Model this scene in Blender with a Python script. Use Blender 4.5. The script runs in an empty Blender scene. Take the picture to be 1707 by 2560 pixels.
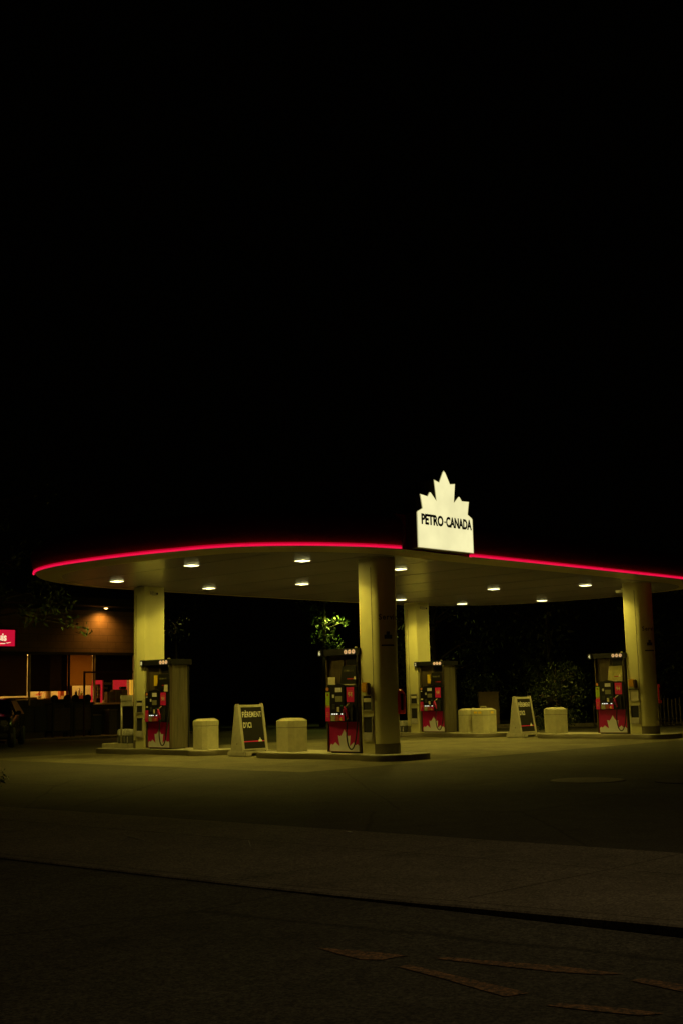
import bpy, bmesh, math, random
import numpy as np
from mathutils import Vector, Matrix
R = math.radians
scene = bpy.context.scene
C = scene.collection

# ---------------------------------------------------------------- camera, world, exposure
TH = 0.7673                                   # the forecourt's axes against the view direction
CAM = Vector((-22.184, -21.508, 1.6))
PITCH, ROLL, FPX = 0.1503, 0.0228, 3019.8
cam = bpy.data.cameras.new('camera'); cam_o = bpy.data.objects.new('camera', cam); C.objects.link(cam_o)
cam.sensor_fit = 'VERTICAL'; cam.sensor_height = 36.0; cam.lens = FPX / 2560 * 36.0
cam.clip_start = 0.1; cam.clip_end = 1500
fw = Vector((math.cos(TH) * math.cos(PITCH), math.sin(TH) * math.cos(PITCH), math.sin(PITCH)))
rt = Vector((math.sin(TH), -math.cos(TH), 0)); up = rt.cross(fw)
rr = rt * math.cos(ROLL) - up * math.sin(ROLL); uu = rt * math.sin(ROLL) + up * math.cos(ROLL)
m = Matrix((rr, uu, -fw)).transposed().to_4x4(); m.translation = CAM
cam_o.matrix_world = m
scene.camera = cam_o

world = bpy.data.worlds.new('World'); scene.world = world; world.use_nodes = True
wn = world.node_tree; bg = wn.nodes['Background']
bg.inputs[0].default_value = (1.0, 0.74, 0.35, 1); bg.inputs[1].default_value = 0.00022
scene.view_settings.view_transform = 'Standard'; scene.view_settings.look = 'None'
scene.view_settings.gamma = 1; scene.view_settings.exposure = 0.0
scene.cycles.use_denoising = True
scene.cycles.max_bounces = 6; scene.cycles.diffuse_bounces = 3; scene.cycles.glossy_bounces = 3
scene.cycles.sample_clamp_indirect = 4.0
scene.cycles.use_light_tree = True

LAMPCOL = (1.0, 0.78, 0.115)                  # the greenish yellow of the canopy lamps
P_CANOPY = 1.38
P_STREET = 180.0

# ---------------------------------------------------------------- materials
MATS = {}
def mat(name, col, rough=0.6, metal=0.0, var=0.15, vscale=6.0, bump=0.0, bscale=60.0, emit=None, estr=0.0, spec=0.5, streak=False, trans=0.0, vdetail=5):
    if name in MATS: return MATS[name]
    mt = bpy.data.materials.new(name); mt.use_nodes = True; nt = mt.node_tree; N = nt.nodes; L = nt.links
    b = N['Principled BSDF']; b.inputs['Roughness'].default_value = rough; b.inputs['Metallic'].default_value = metal
    b.inputs['Specular IOR Level'].default_value = spec
    tc = N.new('ShaderNodeTexCoord'); vec = tc.outputs['Object']
    if streak:
        mp = N.new('ShaderNodeMapping'); mp.inputs['Scale'].default_value = (9, 9, 0.5); L.new(vec, mp.inputs[0]); vec = mp.outputs[0]
    nz = N.new('ShaderNodeTexNoise'); nz.inputs['Scale'].default_value = vscale; nz.inputs['Detail'].default_value = vdetail
    nz.inputs['Roughness'].default_value = 0.65
    L.new(vec, nz.inputs['Vector'])
    rp = N.new('ShaderNodeMapRange'); rp.inputs[1].default_value = 0.3; rp.inputs[2].default_value = 0.7
    rp.inputs[3].default_value = 1 - var; rp.inputs[4].default_value = 1 + var; L.new(nz.outputs[0], rp.inputs[0])
    mx = N.new('ShaderNodeMix'); mx.data_type = 'RGBA'; mx.blend_type = 'MULTIPLY'; mx.inputs[0].default_value = 1
    mx.inputs[6].default_value = (*col, 1); L.new(rp.outputs[0], mx.inputs[7]); L.new(mx.outputs[2], b.inputs['Base Color'])
    r2 = N.new('ShaderNodeMapRange'); r2.inputs[3].default_value = max(rough - 0.12, 0.03); r2.inputs[4].default_value = min(rough + 0.12, 1)
    L.new(nz.outputs[0], r2.inputs[0])
    if name != 'soffit_metal': L.new(r2.outputs[0], b.inputs['Roughness'])
    if bump:
        n2 = N.new('ShaderNodeTexNoise'); n2.inputs['Scale'].default_value = bscale; n2.inputs['Detail'].default_value = 3
        L.new(tc.outputs['Object'], n2.inputs['Vector'])
        bp = N.new('ShaderNodeBump'); bp.inputs['Strength'].default_value = bump; bp.inputs['Distance'].default_value = 0.01
        L.new(n2.outputs[0], bp.inputs['Height']); L.new(bp.outputs[0], b.inputs['Normal'])
    if emit:
        b.inputs['Emission Color'].default_value = (*emit, 1); b.inputs['Emission Strength'].default_value = estr
    if trans: b.inputs['Transmission Weight'].default_value = trans
    MATS[name] = mt
    return mt

def ground_mat(name, col, speck=0.35, patch=0.3, pscale=0.35, rough=0.85, crack=0.0):
    mt = bpy.data.materials.new(name); mt.use_nodes = True; nt = mt.node_tree; N = nt.nodes; L = nt.links
    b = N['Principled BSDF']; b.inputs['Roughness'].default_value = rough; b.inputs['Specular IOR Level'].default_value = 0.35
    tc = N.new('ShaderNodeTexCoord'); vec = tc.outputs['Object']
    def noise(s, d=4, r=0.6):
        n = N.new('ShaderNodeTexNoise'); n.inputs['Scale'].default_value = s; n.inputs['Detail'].default_value = d
        n.inputs['Roughness'].default_value = r; L.new(vec, n.inputs['Vector']); return n.outputs[0]
    def rng(v, a, c, lo=0.3, hi=0.7):
        k = N.new('ShaderNodeMapRange'); k.inputs[1].default_value = lo; k.inputs[2].default_value = hi
        k.inputs[3].default_value = a; k.inputs[4].default_value = c; L.new(v, k.inputs[0]); return k.outputs[0]
    def mul(a, c):
        k = N.new('ShaderNodeMath'); k.operation = 'MULTIPLY'; L.new(a, k.inputs[0]); L.new(c, k.inputs[1]); return k.outputs[0]
    f = mul(rng(noise(pscale, 6), 1 - patch, 1 + patch), rng(noise(44, 2, 0.8), 1 - speck, 1 + speck, 0.36, 0.64))
    f = mul(f, rng(noise(11, 3, 0.8), 1 - speck * 0.45, 1 + speck * 0.45, 0.36, 0.64))
    f = mul(f, rng(noise(2.3, 5), 1 - patch * 0.5, 1 + patch * 0.5))
    # oily tyre drips: small dark round spots
    vo = N.new('ShaderNodeTexVoronoi'); vo.inputs['Scale'].default_value = 0.9; L.new(vec, vo.inputs['Vector'])
    f = mul(f, rng(vo.outputs['Distance'], 0.72, 1.0, 0.03, 0.22))
    if crack:
        ve = N.new('ShaderNodeTexVoronoi'); ve.feature = 'DISTANCE_TO_EDGE'; ve.inputs['Scale'].default_value = 0.16
        nn = N.new('ShaderNodeTexNoise'); nn.inputs['Scale'].default_value = 0.9; nn.inputs['Detail'].default_value = 6; L.new(vec, nn.inputs['Vector'])
        ad = N.new('ShaderNodeMix'); ad.data_type = 'VECTOR'; ad.inputs[0].default_value = 0.14; L.new(vec, ad.inputs[4]); L.new(nn.outputs[1], ad.inputs[5])
        L.new(ad.outputs[1], ve.inputs['Vector']); f = mul(f, rng(ve.outputs['Distance'], 1 - crack, 1.0, 0.0, 0.004))
    mx = N.new('ShaderNodeMix'); mx.data_type = 'RGBA'; mx.blend_type = 'MULTIPLY'; mx.inputs[0].default_value = 1
    mx.inputs[6].default_value = (*col, 1); L.new(f, mx.inputs[7]); L.new(mx.outputs[2], b.inputs['Base Color'])
    bp = N.new('ShaderNodeBump'); bp.inputs['Strength'].default_value = 0.35; bp.inputs['Distance'].default_value = 0.01
    L.new(noise(55, 3), bp.inputs['Height']); L.new(bp.outputs[0], b.inputs['Normal'])
    return mt

def wornpaint(name, col, under):
    mt = ground_mat(name, col, 0.3, 0.25, 1.2)
    nt = mt.node_tree; N = nt.nodes; L = nt.links; b = N['Principled BSDF']
    src = b.inputs['Base Color'].links[0].from_socket
    tc = N.new('ShaderNodeTexCoord'); n = N.new('ShaderNodeTexNoise'); n.inputs['Scale'].default_value = 24; n.inputs['Detail'].default_value = 8; n.inputs['Roughness'].default_value = 0.8
    L.new(tc.outputs['Object'], n.inputs['Vector'])
    k = N.new('ShaderNodeMapRange'); k.inputs[1].default_value = 0.42; k.inputs[2].default_value = 0.6; L.new(n.outputs[0], k.inputs[0])
    mx = N.new('ShaderNodeMix'); mx.data_type = 'RGBA'; L.new(k.outputs[0], mx.inputs[0]); mx.inputs[6].default_value = (*under, 1); L.new(src, mx.inputs[7])
    L.new(mx.outputs[2], b.inputs['Base Color'])
    return mt

def emat(name, col, strength):
    if name in MATS: return MATS[name]
    mt = bpy.data.materials.new(name); mt.use_nodes = True; b = mt.node_tree.nodes['Principled BSDF']
    b.inputs['Base Color'].default_value = (*[c * 0.5 for c in col], 1)
    b.inputs['Emission Color'].default_value = (*col, 1); b.inputs['Emission Strength'].default_value = strength
    MATS[name] = mt; return mt

M_ASPH = ground_mat('forecourt_asphalt', (0.076, 0.071, 0.048), 0.45, 0.28, 0.3, crack=0.45)
M_PATCH = ground_mat('patch_asphalt', (0.082, 0.078, 0.056), 0.45, 0.25, 0.7)
M_ROAD = ground_mat('road_asphalt', (0.09, 0.088, 0.065), 0.5, 0.3, 0.4, crack=0.5)
M_PAD = ground_mat('concrete_pad', (0.185, 0.17, 0.095), 0.3, 0.34, 0.5, crack=0.3)
M_WALK = ground_mat('sidewalk_concrete', (0.2, 0.18, 0.13), 0.42, 0.22, 0.6)
M_KERB = ground_mat('kerb_concrete', (0.2, 0.18, 0.13), 0.35, 0.3, 1.5)
M_MARK = wornpaint('worn_marking_paint', (0.5, 0.28, 0.13), (0.085, 0.08, 0.065))
M_ISL = mat('island_concrete', (0.5, 0.47, 0.38), 0.75, var=0.2, vscale=3, bump=0.4)
M_RIM = mat('island_steel_rim', (0.22, 0.2, 0.14), 0.42, 0.5, var=0.12, vscale=1.5)
M_COL = mat('column_paint', (0.75, 0.73, 0.40), 0.42, var=0.05, vscale=2.0, bump=0.04, bscale=30)
M_SOF = mat('soffit_metal', (0.36, 0.32, 0.5), 0.26, 0.0, var=0.05, vscale=0.6, vdetail=1)
M_SOFEDGE = mat('soffit_edge_metal', (0.5, 0.42, 0.28), 0.5, 0.1, var=0.1, vscale=1.5)
M_FASC = mat('fascia_red', (0.75, 0.03, 0.045), 0.22, var=0.15, vscale=1.2)
M_ROOF = mat('roof_dark', (0.03, 0.028, 0.025), 0.8)
M_NEON = emat('neon_red', (1.0, 0.006, 0.075), 0.86)
M_NEON2 = emat('neon_red_dim', (1.0, 0.004, 0.06), 0.42)
M_TRIM = mat('pale_trim', (0.6, 0.58, 0.5), 0.4)
M_LAMP = emat('lamp_lens', (1.0, 0.93, 0.42), 4.0)
M_LHOUS = mat('lamp_housing', (0.5, 0.47, 0.36), 0.5)
M_SIGNF = emat('sign_face_lit', (0.97, 0.9, 0.47), 1.0)
M_SIGNS = mat('sign_side', (0.3, 0.22, 0.15), 0.6)
M_BLACK = mat('black_plastic', (0.012, 0.012, 0.013), 0.38, var=0.2)
M_BLACKM = mat('black_matt', (0.018, 0.018, 0.017), 0.75, var=0.2)
M_STEEL = mat('brushed_steel', (0.20, 0.18, 0.12), 0.4, 0.55, var=0.35, vscale=3, streak=True)
M_STEELD = mat('brushed_steel_dark', (0.13, 0.10, 0.06), 0.42, 0.4, var=0.3, vscale=3, streak=True)
M_SILV = mat('silver_trim', (0.6, 0.57, 0.48), 0.35, 0.5)
M_RED = mat('pump_red', (0.52, 0.008, 0.16), 0.38, var=0.08)
M_LEAF = mat('pump_leaf_cream', (0.8, 0.8, 0.85), 0.45, var=0.05)
M_STRED = mat('sticker_red', (0.85, 0.02, 0.22), 0.45, var=0.06)
M_STWH = mat('sticker_white', (0.82, 0.8, 0.9), 0.5, var=0.08, vscale=25)
M_STCR = mat('sticker_cream', (0.78, 0.72, 0.55), 0.5, var=0.08, vscale=25)
M_STGR = mat('sticker_green', (0.42, 0.62, 0.03), 0.45, var=0.1)
M_STYE = mat('sticker_yellow', (0.85, 0.6, 0.03), 0.45, var=0.1)
M_STOR = mat('sticker_orange', (0.8, 0.3, 0.1), 0.5)
M_SCREEN = mat('lcd_screen', (0.3, 0.3, 0.2), 0.3, var=0.2, vscale=30)
M_BADGE = emat('badge_emissive', (0.95, 0.6, 0.28), 0.5)  # small emission added to the badge colour
M_BADGED = mat('badge_mark', (0.35, 0.06, 0.03), 0.5)
M_NUM = emat('number_emissive', (0.9, 0.85, 0.45), 0.55)  # pump number colour with some emission added
M_BTN = emat('lit_button', (0.95, 0.95, 0.8), 1.2)
M_TXW = mat('lettering_white', (0.85, 0.84, 0.75), 0.5)
M_TXY = mat('lettering_pale_yellow', (0.85, 0.75, 0.35), 0.5)
M_TXK = mat('lettering_black', (0.01, 0.01, 0.01), 0.6)
M_BIN = mat('bin_concrete', (0.48, 0.46, 0.31), 0.85, var=0.14, vscale=5, bump=0.5, bscale=90)
M_AFR = mat('aframe_plastic', (0.46, 0.44, 0.35), 0.6, var=0.16, vscale=4, bump=0.1)
M_BOARD = mat('board_dark', (0.02, 0.019, 0.015), 0.6, var=0.2, spec=0.25)
M_AMBER = mat('amber_plastic', (0.7, 0.35, 0.03), 0.3, var=0.25, vscale=15)
M_BROWN = mat('brown_plastic', (0.09, 0.05, 0.02), 0.4)
M_EXT = mat('extinguisher_red', (0.9, 0.03, 0.05), 0.4, var=0.15)
M_RUB = mat('hose_rubber', (0.012, 0.012, 0.012), 0.5)

# ---------------------------------------------------------------- mesh helpers
class MB:
    def __init__(s): s.v = []; s.f = []; s.sm = []
    def add(s, vs, fs, smooth=False):
        n = len(s.v); s.v += [tuple(v) for v in vs]; s.f += [tuple(i + n for i in f) for f in fs]; s.sm += [smooth] * len(fs); return s
    def box(s, a, b, M=None):
        (x0, y0, z0), (x1, y1, z1) = a, b
        vs = [Vector(p) for p in ((x0,y0,z0),(x1,y0,z0),(x1,y1,z0),(x0,y1,z0),(x0,y0,z1),(x1,y0,z1),(x1,y1,z1),(x0,y1,z1))]
        if M: vs = [M @ v for v in vs]
        return s.add(vs, [(0,3,2,1),(4,5,6,7),(0,1,5,4),(1,2,6,5),(2,3,7,6),(3,0,4,7)])
    def bbox(s, a, b, c=0.01, M=None):       # box with chamfered edges
        bm = bmesh.new(); bmesh.ops.create_cube(bm, size=1)
        for v in bm.verts: v.co = Vector([(a[i] + b[i]) / 2 + v.co[i] * (b[i] - a[i]) for i in range(3)])
        bmesh.ops.bevel(bm, geom=bm.edges[:], offset=c, segments=2, affect='EDGES')
        bm.verts.ensure_lookup_table(); bm.verts.index_update()
        vs = [v.co.copy() for v in bm.verts]; fs = [[v.index for v in f.verts] for f in bm.faces]; bm.free()
        if M: vs = [M @ v for v in vs]
        return s.add(vs, fs)
    def prism(s, poly, z0, z1, M=None, smooth=False, caps=True, top=None):
        n = len(poly); tp = top or poly
        vs = [Vector((p[0], p[1], z0)) for p in poly] + [Vector((p[0], p[1], z1)) for p in tp]
        if M: vs = [M @ v for v in vs]
        s.add(vs, [(i, (i + 1) % n, n + (i + 1) % n, n + i) for i in range(n)], smooth)
        if caps:
            k = len(s.v) - 2 * n
            s.f += [tuple(k + i for i in reversed(range(n))), tuple(k + n + i for i in range(n))]; s.sm += [False, False]
        return s
    def sheet(s, poly, z):
        return s.add([(p[0], p[1], z) for p in poly], [tuple(range(len(poly)))])
    def tube(s, pts, r, seg=10, caps=True, closed=False):
        pts = [Vector(p) for p in pts]; rs = r if isinstance(r, (list, tuple)) else [r] * len(pts)
        n0 = len(s.v); prev = None; n = len(pts)
        for i, p in enumerate(pts):
            t = (pts[min(i + 1, n - 1)] - pts[max(i - 1, 0)]).normalized()
            if prev is None:
                a = Vector((0, 0, 1)) if abs(t.z) < 0.9 else Vector((1, 0, 0)); u = t.cross(a).normalized()
            else: u = (prev - t * prev.dot(t)).normalized()
            prev = u; w = t.cross(u)
            for k in range(seg):
                an = 2 * math.pi * k / seg; s.v.append(tuple(p + (u * math.cos(an) + w * math.sin(an)) * rs[i]))
        for i in range(n - 1):
            for k in range(seg):
                k2 = (k + 1) % seg; s.f.append((n0 + i * seg + k, n0 + i * seg + k2, n0 + (i + 1) * seg + k2, n0 + (i + 1) * seg + k)); s.sm.append(True)
        if caps:
            s.f.append(tuple(n0 + k for k in reversed(range(seg)))); s.f.append(tuple(n0 + (n - 1) * seg + k for k in range(seg))); s.sm += [False, False]
        return s
    def lathe(s, prof, seg=24, M=None):
        vs = [];
        for r, z in prof:
            for k in range(seg): a = 2 * math.pi * k / seg; vs.append(Vector((r * math.cos(a), r * math.sin(a), z)))
        if M: vs = [M @ v for v in vs]
        n = len(prof)
        s.add(vs, [(i * seg + k, i * seg + (k + 1) % seg, (i + 1) * seg + (k + 1) % seg, (i + 1) * seg + k) for i in range(n - 1) for k in range(seg)], True)
        k0 = len(s.v) - n * seg
        s.f += [tuple(k0 + k for k in reversed(range(seg))), tuple(k0 + (n - 1) * seg + k for k in range(seg))]; s.sm += [False, False]
        return s
    def build(s, name, material, parent=None, recalc=True):
        me = bpy.data.meshes.new(name); me.from_pydata(s.v, [], s.f); me.polygons.foreach_set('use_smooth', s.sm)
        me.materials.append(material); me.update()
        if recalc:
            bm = bmesh.new(); bm.from_mesh(me); bmesh.ops.recalc_face_normals(bm, faces=bm.faces[:]); bm.to_mesh(me); bm.free()
        o = bpy.data.objects.new(name, me); C.objects.link(o)
        if parent: o.parent = parent
        return o

def tag(o, label=None, cat=None, group=None, kind=None):
    if label: o['label'] = label
    if cat: o['category'] = cat
    if group: o['group'] = group
    if kind: o['kind'] = kind
    return o
def thing(name, loc, label, cat, group=None, rz=0):
    o = bpy.data.objects.new(name, None); C.objects.link(o); o.location = loc; o.rotation_euler = (0, 0, rz)
    o.empty_display_size = 0.3
    return tag(o, label, cat, group)
def copy_tree(o, parent=None):
    c = o.copy(); C.objects.link(c); c.parent = parent
    for ch in list(o.children): copy_tree(ch, c)
    return c

def text(name, body, origin, right, upv, size, material, parent=None, xs=0.72, off=0.0, depth=0.002, align='LEFT', shear=0, space=1.0, fit=None):
    cu = bpy.data.curves.new(name, 'FONT'); cu.body = body; cu.size = size; cu.extrude = depth; cu.offset = off
    cu.align_x = align; cu.shear = shear; cu.space_character = space; cu.resolution_u = 3
    t = bpy.data.objects.new('t', cu); C.objects.link(t)
    dg = bpy.context.evaluated_depsgraph_get(); me = bpy.data.meshes.new_from_object(t.evaluated_get(dg))
    bpy.data.objects.remove(t); bpy.data.curves.remove(cu)
    if fit:
        xw = max(v.co.x for v in me.vertices); xs = fit / xw
    right = Vector(right).normalized(); upv = Vector(upv).normalized(); n = right.cross(upv)
    Mx = Matrix((right * xs, upv, n)).transposed().to_4x4(); Mx.translation = Vector(origin)
    me.transform(Mx); me.name = name; me.materials.clear(); me.materials.append(material)
    o = bpy.data.objects.new(name, me); C.objects.link(o)
    if parent: o.parent = parent
    return o

def spot(name, loc, direction, power, col, size, blend, radius=0.1, parent=None):
    l = bpy.data.lights.new(name, 'SPOT'); l.energy = power; l.color = col; l.spot_size = size; l.spot_blend = blend; l.shadow_soft_size = radius
    o = bpy.data.objects.new(name, l); C.objects.link(o); o.location = loc
    o.rotation_euler = Vector(direction).to_track_quat('-Z', 'Y').to_euler()
    if parent: o.parent = parent
    return o

def ies_text(name, pairs):
    t = bpy.data.texts.new(name)
    a = ' '.join('%g' % p[0] for p in pairs); c = ' '.join('%g' % p[1] for p in pairs)
    t.write('IESNA:LM-63-1995\n[TEST] lamp\nTILT=NONE\n1 1000 1 %d 1 1 2 0 0 0\n1 1 100\n%s\n0\n%s\n' % (len(pairs), a, c))
    return t
IES_CANOPY = ies_text('canopy_lamp_distribution', [(0, 850), (16, 1000), (26, 1750), (36, 2450), (46, 2400), (55, 2050), (61, 1750), (65, 1150), (69, 480), (76, 200), (83, 80), (90, 0)])
def ies_point(name, loc, power, col, txt, radius=0.08, parent=None):
    l = bpy.data.lights.new(name, 'POINT'); l.energy = power; l.color = col; l.shadow_soft_size = radius; l.specular_factor = 0.25; l.use_nodes = True
    nt = l.node_tree; e = nt.nodes['Emission']; n = nt.nodes.new('ShaderNodeTexIES'); n.mode = 'INTERNAL'; n.ies = txt; n.inputs['Strength'].default_value = 1.0
    nt.links.new(n.outputs[0], e.inputs['Strength'])
    o = bpy.data.objects.new(name, l); C.objects.link(o); o.location = loc
    if parent: o.parent = parent
    return o

# ---------------------------------------------------------------- ground, road, sidewalk
def sk(u_): return -0.075 * (u_ + 13.0)      # the street runs slightly askew to the islands
tag(MB().sheet([(-15.0 + sk(-260), -260), (320, -260), (320, 320), (-15.0 + sk(320), 320)], 0.0).build('ground', M_ASPH), kind='structure')
tag(MB().sheet([(-120, -260), (-15.12 + sk(-260), -260), (-15.12 + sk(320), 320), (-120, 320)], -0.012).build('road', M_ROAD), kind='structure')
tag(MB().sheet([(-4.1, -2.75), (17.5, -2.75), (17.5, 10.6), (-4.1, 10.6)], 0.004).build('pavement', M_PAD), kind='structure')
# kerb: nearly level with the road at the driveway, rising towards the right
kb = MB(); us = [-60, -24, -19, -17.2, -16.2, -15.4, -14.6, -13.5, -5, 60]
hs = [0.075, 0.075, 0.075, 0.062, 0.045, 0.03, 0.018, 0.010, 0.010, 0.010]
vs = []
for u_, h in zip(us, hs): vs += [(a_ + sk(u_), u_, z_) for a_, z_ in ((-15.13, -0.2), (-15.12, h - 0.012), (-15.10, h), (-14.96, h), (-14.94, -0.2))]
fs = [(i * 5 + k, i * 5 + k + 1, i * 5 + k + 6, i * 5 + k + 5) for i in range(len(us) - 1) for k in range(4)]
tag(kb.add(vs, fs).build('kerb', M_KERB), kind='structure')
def hk(u_): return float(np.interp(u_, us, hs))
# sidewalk slabs: two rows, with open joints, ramping up to the kerb
sw = MB(); rng_ = random.Random(5)
def slab(w0, w1, u0, u1):
    g = 0.007
    z00 = 0.006 if w0 > -13 else 0.006 + (hk(u0) - 0.01) ; z01 = 0.006 if w0 > -13 else 0.006 + (hk(u1) - 0.01)
    if w0 < -13:
        uu_ = [u0 + g] + [q for q in us if u0 + g < q < u1 - g] + [u1 - g]
        for a_, b_ in zip(uu_[:-1], uu_[1:]): sw.add([(w0 + g, a_, hk(a_) - 0.004), (w1 - g, a_, 0.006), (w1 - g, b_, 0.006), (w0 + g, b_, hk(b_) - 0.004)], [(0, 1, 2, 3)])
        return
    sw.add([(w0 + g, u0 + g, max(z00, 0.006)), (w1 - g, u0 + g, 0.006), (w1 - g, u1 - g, 0.006), (w0 + g, u1 - g, max(z01, 0.006))], [(0, 1, 2, 3)])
    sw.add([(w0 + g, u0 + g, -0.05), (w0 + g, u0 + g, max(z00, 0.006)), (w0 + g, u1 - g, max(z01, 0.006)), (w0 + g, u1 - g, -0.05)], [(0, 1, 2, 3)])
uj = -40.4
while uj < 20:
    n_ = uj + 2.27
    slab(-14.93, -12.7, uj, n_); slab(-12.7, -11.4, uj, n_ if abs(uj + 13.2) < 9 else n_)
    uj = n_
sw.v = [(x + sk(y), y, z) for x, y, z in sw.v]
tag(sw.build('sidewalk', M_WALK), kind='structure')
# a squared asphalt repair on the right and a round filler cover with its darker neighbour
tag(MB().sheet([(-6.25, -8.2), (-5.75, -10.3), (-5.5, -15.5), (-1.6, -15.5), (-2.1, -8.0), (-3.9, -8.1)], 0.003).build('pavement_patch', M_PATCH), kind='structure')
fc = thing('filler_cover', (-3.45, -9.35, 0), 'large round steel tank cover let into the forecourt at right', 'manhole cover')
MB().lathe([(0.66, 0.003), (0.66, 0.010), (0.60, 0.012)], 40).build('rim', mat('cover_rim', (0.2, 0.18, 0.12), 0.7, var=0.3), fc)
MB().lathe([(0.595, 0.003), (0.59, 0.008), (0.02, 0.008)], 40).build('lid', mat('cover_lid', (0.15, 0.135, 0.09), 0.85, var=0.25), fc)
fc2 = thing('filler_cover', (-3.0, -11.0, 0), 'dark round tank cover beside the larger cover, at the right edge', 'manhole cover')
MB().lathe([(0.5, 0.003), (0.5, 0.018), (0.46, 0.02)], 36).build('rim', mat('cover_dark', (0.05, 0.045, 0.04), 0.7), fc2)
MB().lathe([(0.455, 0.003), (0.45, 0.016), (0.02, 0.016)], 36).build('lid', MATS['cover_dark'], fc2)

marks = [
 [(-16.49, -15.70), (-16.40, -15.95), (-16.30, -16.34), (-16.36, -16.30), (-16.50, -16.28), (-16.57, -16.16), (-16.54, -15.95)],
 [(-16.27, -16.51), (-16.20, -16.55), (-16.07, -16.95), (-15.98, -17.21), (-15.92, -17.62), (-16.02, -17.52), (-16.11, -17.3), (-16.19, -16.95)],
 [(-16.58, -16.48), (-16.50, -16.50), (-16.53, -16.77), (-16.58, -17.14), (-16.62, -17.46), (-16.76, -17.40), (-16.71, -17.15), (-16.65, -16.90)],
 [(-16.04, -17.73), (-15.95, -17.75), (-15.95, -18.5), (-16.11, -18.5), (-16.09, -18.08)],
 [(-16.78, -17.67), (-16.70, -17.70), (-16.58, -18.01), (-16.54, -18.22), (-16.65, -18.15), (-16.72, -17.92)]]
labs = ['worn orange wedge-shaped road marking, leftmost of the five', 'long thin orange road stroke nearest the kerb', 'long slanting orange road stroke below the thin one',
        'orange road stroke cut off by the right edge', 'faint broken orange road stroke nearest the bottom edge']
for mk, lb in zip(marks, labs):
    tag(MB().sheet(mk, -0.007).build('road_marking', M_MARK), lb, 'road marking', 'worn orange strokes painted on the road')
# litter on the sidewalk: thin straws and a scrap
for (a, b_, lb) in (((-12.95, -11.05), (-13.28, -11.45), 'thin pale straw on the sidewalk, right of the other'), ((-13.45, -9.45), (-13.6, -10.0), 'thin faint straw on the sidewalk, left of the other')):
    tag(MB().tube([(a[0], a[1], 0.012), ((a[0]+b_[0])/2, (a[1]+b_[1])/2, 0.014), (b_[0], b_[1], 0.012)], 0.004, 6).build('straw', M_TRIM), lb, 'litter')
tag(MB().bbox((-11.75, -11.45, 0.007), (-11.69, -11.38, 0.017), 0.003).build('paper_scrap', M_TRIM), 'small pale paper scrap at the inner edge of the sidewalk', 'litter')

# ---------------------------------------------------------------- canopy
ctrl = [(2.42, -2.31), (2.9, -2.34), (4.6, -2.36), (8, -2.37), (11, -2.35), (13.8, -2.28), (15.4, -1.95), (16.6, -1.2), (17.5, .1), (18.0, 2), (18.2, 4), (18.0, 6), (17.4, 7.7), (16.3, 9.1), (14.9, 9.85), (13, 10.1), (9, 10.15), (6.6, 10.15), (3, 10.12), (0, 10.0), (-1.7, 9.6), (-3.0, 8.9), (-3.9, 8.0), (-4.6, 6.9), (-4.95, 5.4), (-4.9, 3.6), (-4.67, 2.05), (-4.42, 1.05), (-4.12, .1), (-3.6, -.7), (-2.75, -1.45), (-1.85, -1.95), (-1.05, -2.25), (-.35, -2.4)]
def catmull(P, n=5):
    P = [Vector((*p, 0)) for p in P]; out = []
    Q = [P[0] * 2 - P[1]] + P + [P[-1] * 2 - P[-2]]
    for i in range(1, len(Q) - 2):
        for k in range(n):
            t = k / n; a, b, c, d = Q[i-1:i+3]
            out.append(0.5 * ((2*b) + (c-a)*t + (2*a-5*b+4*c-d)*t*t + (3*b-a-3*c+d)*t**3))
    out.append(P[-1]); return out
path = catmull(ctrl)
NP = len(path)
def outn(i, closed=True):
    a = path[(i-1) % NP] if closed else path[max(i-1, 0)]; b = path[(i+1) % NP] if closed else path[min(i+1, NP-1)]
    t = (b - a).normalized(); return Vector((t.y, -t.x, 0))
NRM = [outn(i, False) for i in range(NP)]
canopy = thing('fuel_station_canopy', (0, 0, 0), 'wide flat canopy with a rounded dark red fascia over the pumps', 'canopy')
ZS, ZN = 5.0, 5.08
def ring(off, z): return [(p.x + n.x * off, p.y + n.y * off, z) for p, n in zip(path, NRM)]
# flat soffit
r0 = ring(-0.72, ZS)
so = MB(); so.add(r0, [tuple(range(NP))]); so.build('soffit', M_SOF, canopy)
# recessed seams in the soffit: very shallow proud battens
se = MB()
for k in range(9):
    wv_ = -2.6 + k * 2.3
    se.box((wv_ - 0.008, -1.4 + (1.2 if wv_ < -2 else 0), ZS - 0.005), (wv_ + 0.008, 9.0, ZS - 0.001))
se.build('soffit_seam', mat('seam_dark', (0.05, 0.045, 0.035), 0.7), canopy)
# sloping perimeter strip
ed = MB(); ra, rb, rc = ring(-0.72, ZS - 0.0), ring(-0.42, ZS + 0.02), ring(-0.02, ZN - 0.02)
ed.add(ra + rb + rc, [(j * NP + i, j * NP + (i + 1) % NP, (j + 1) * NP + (i + 1) % NP, (j + 1) * NP + i) for j in range(2) for i in range(NP)], True)
ed.build('soffit_edge', M_SOFEDGE, canopy, recalc=False)
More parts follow.
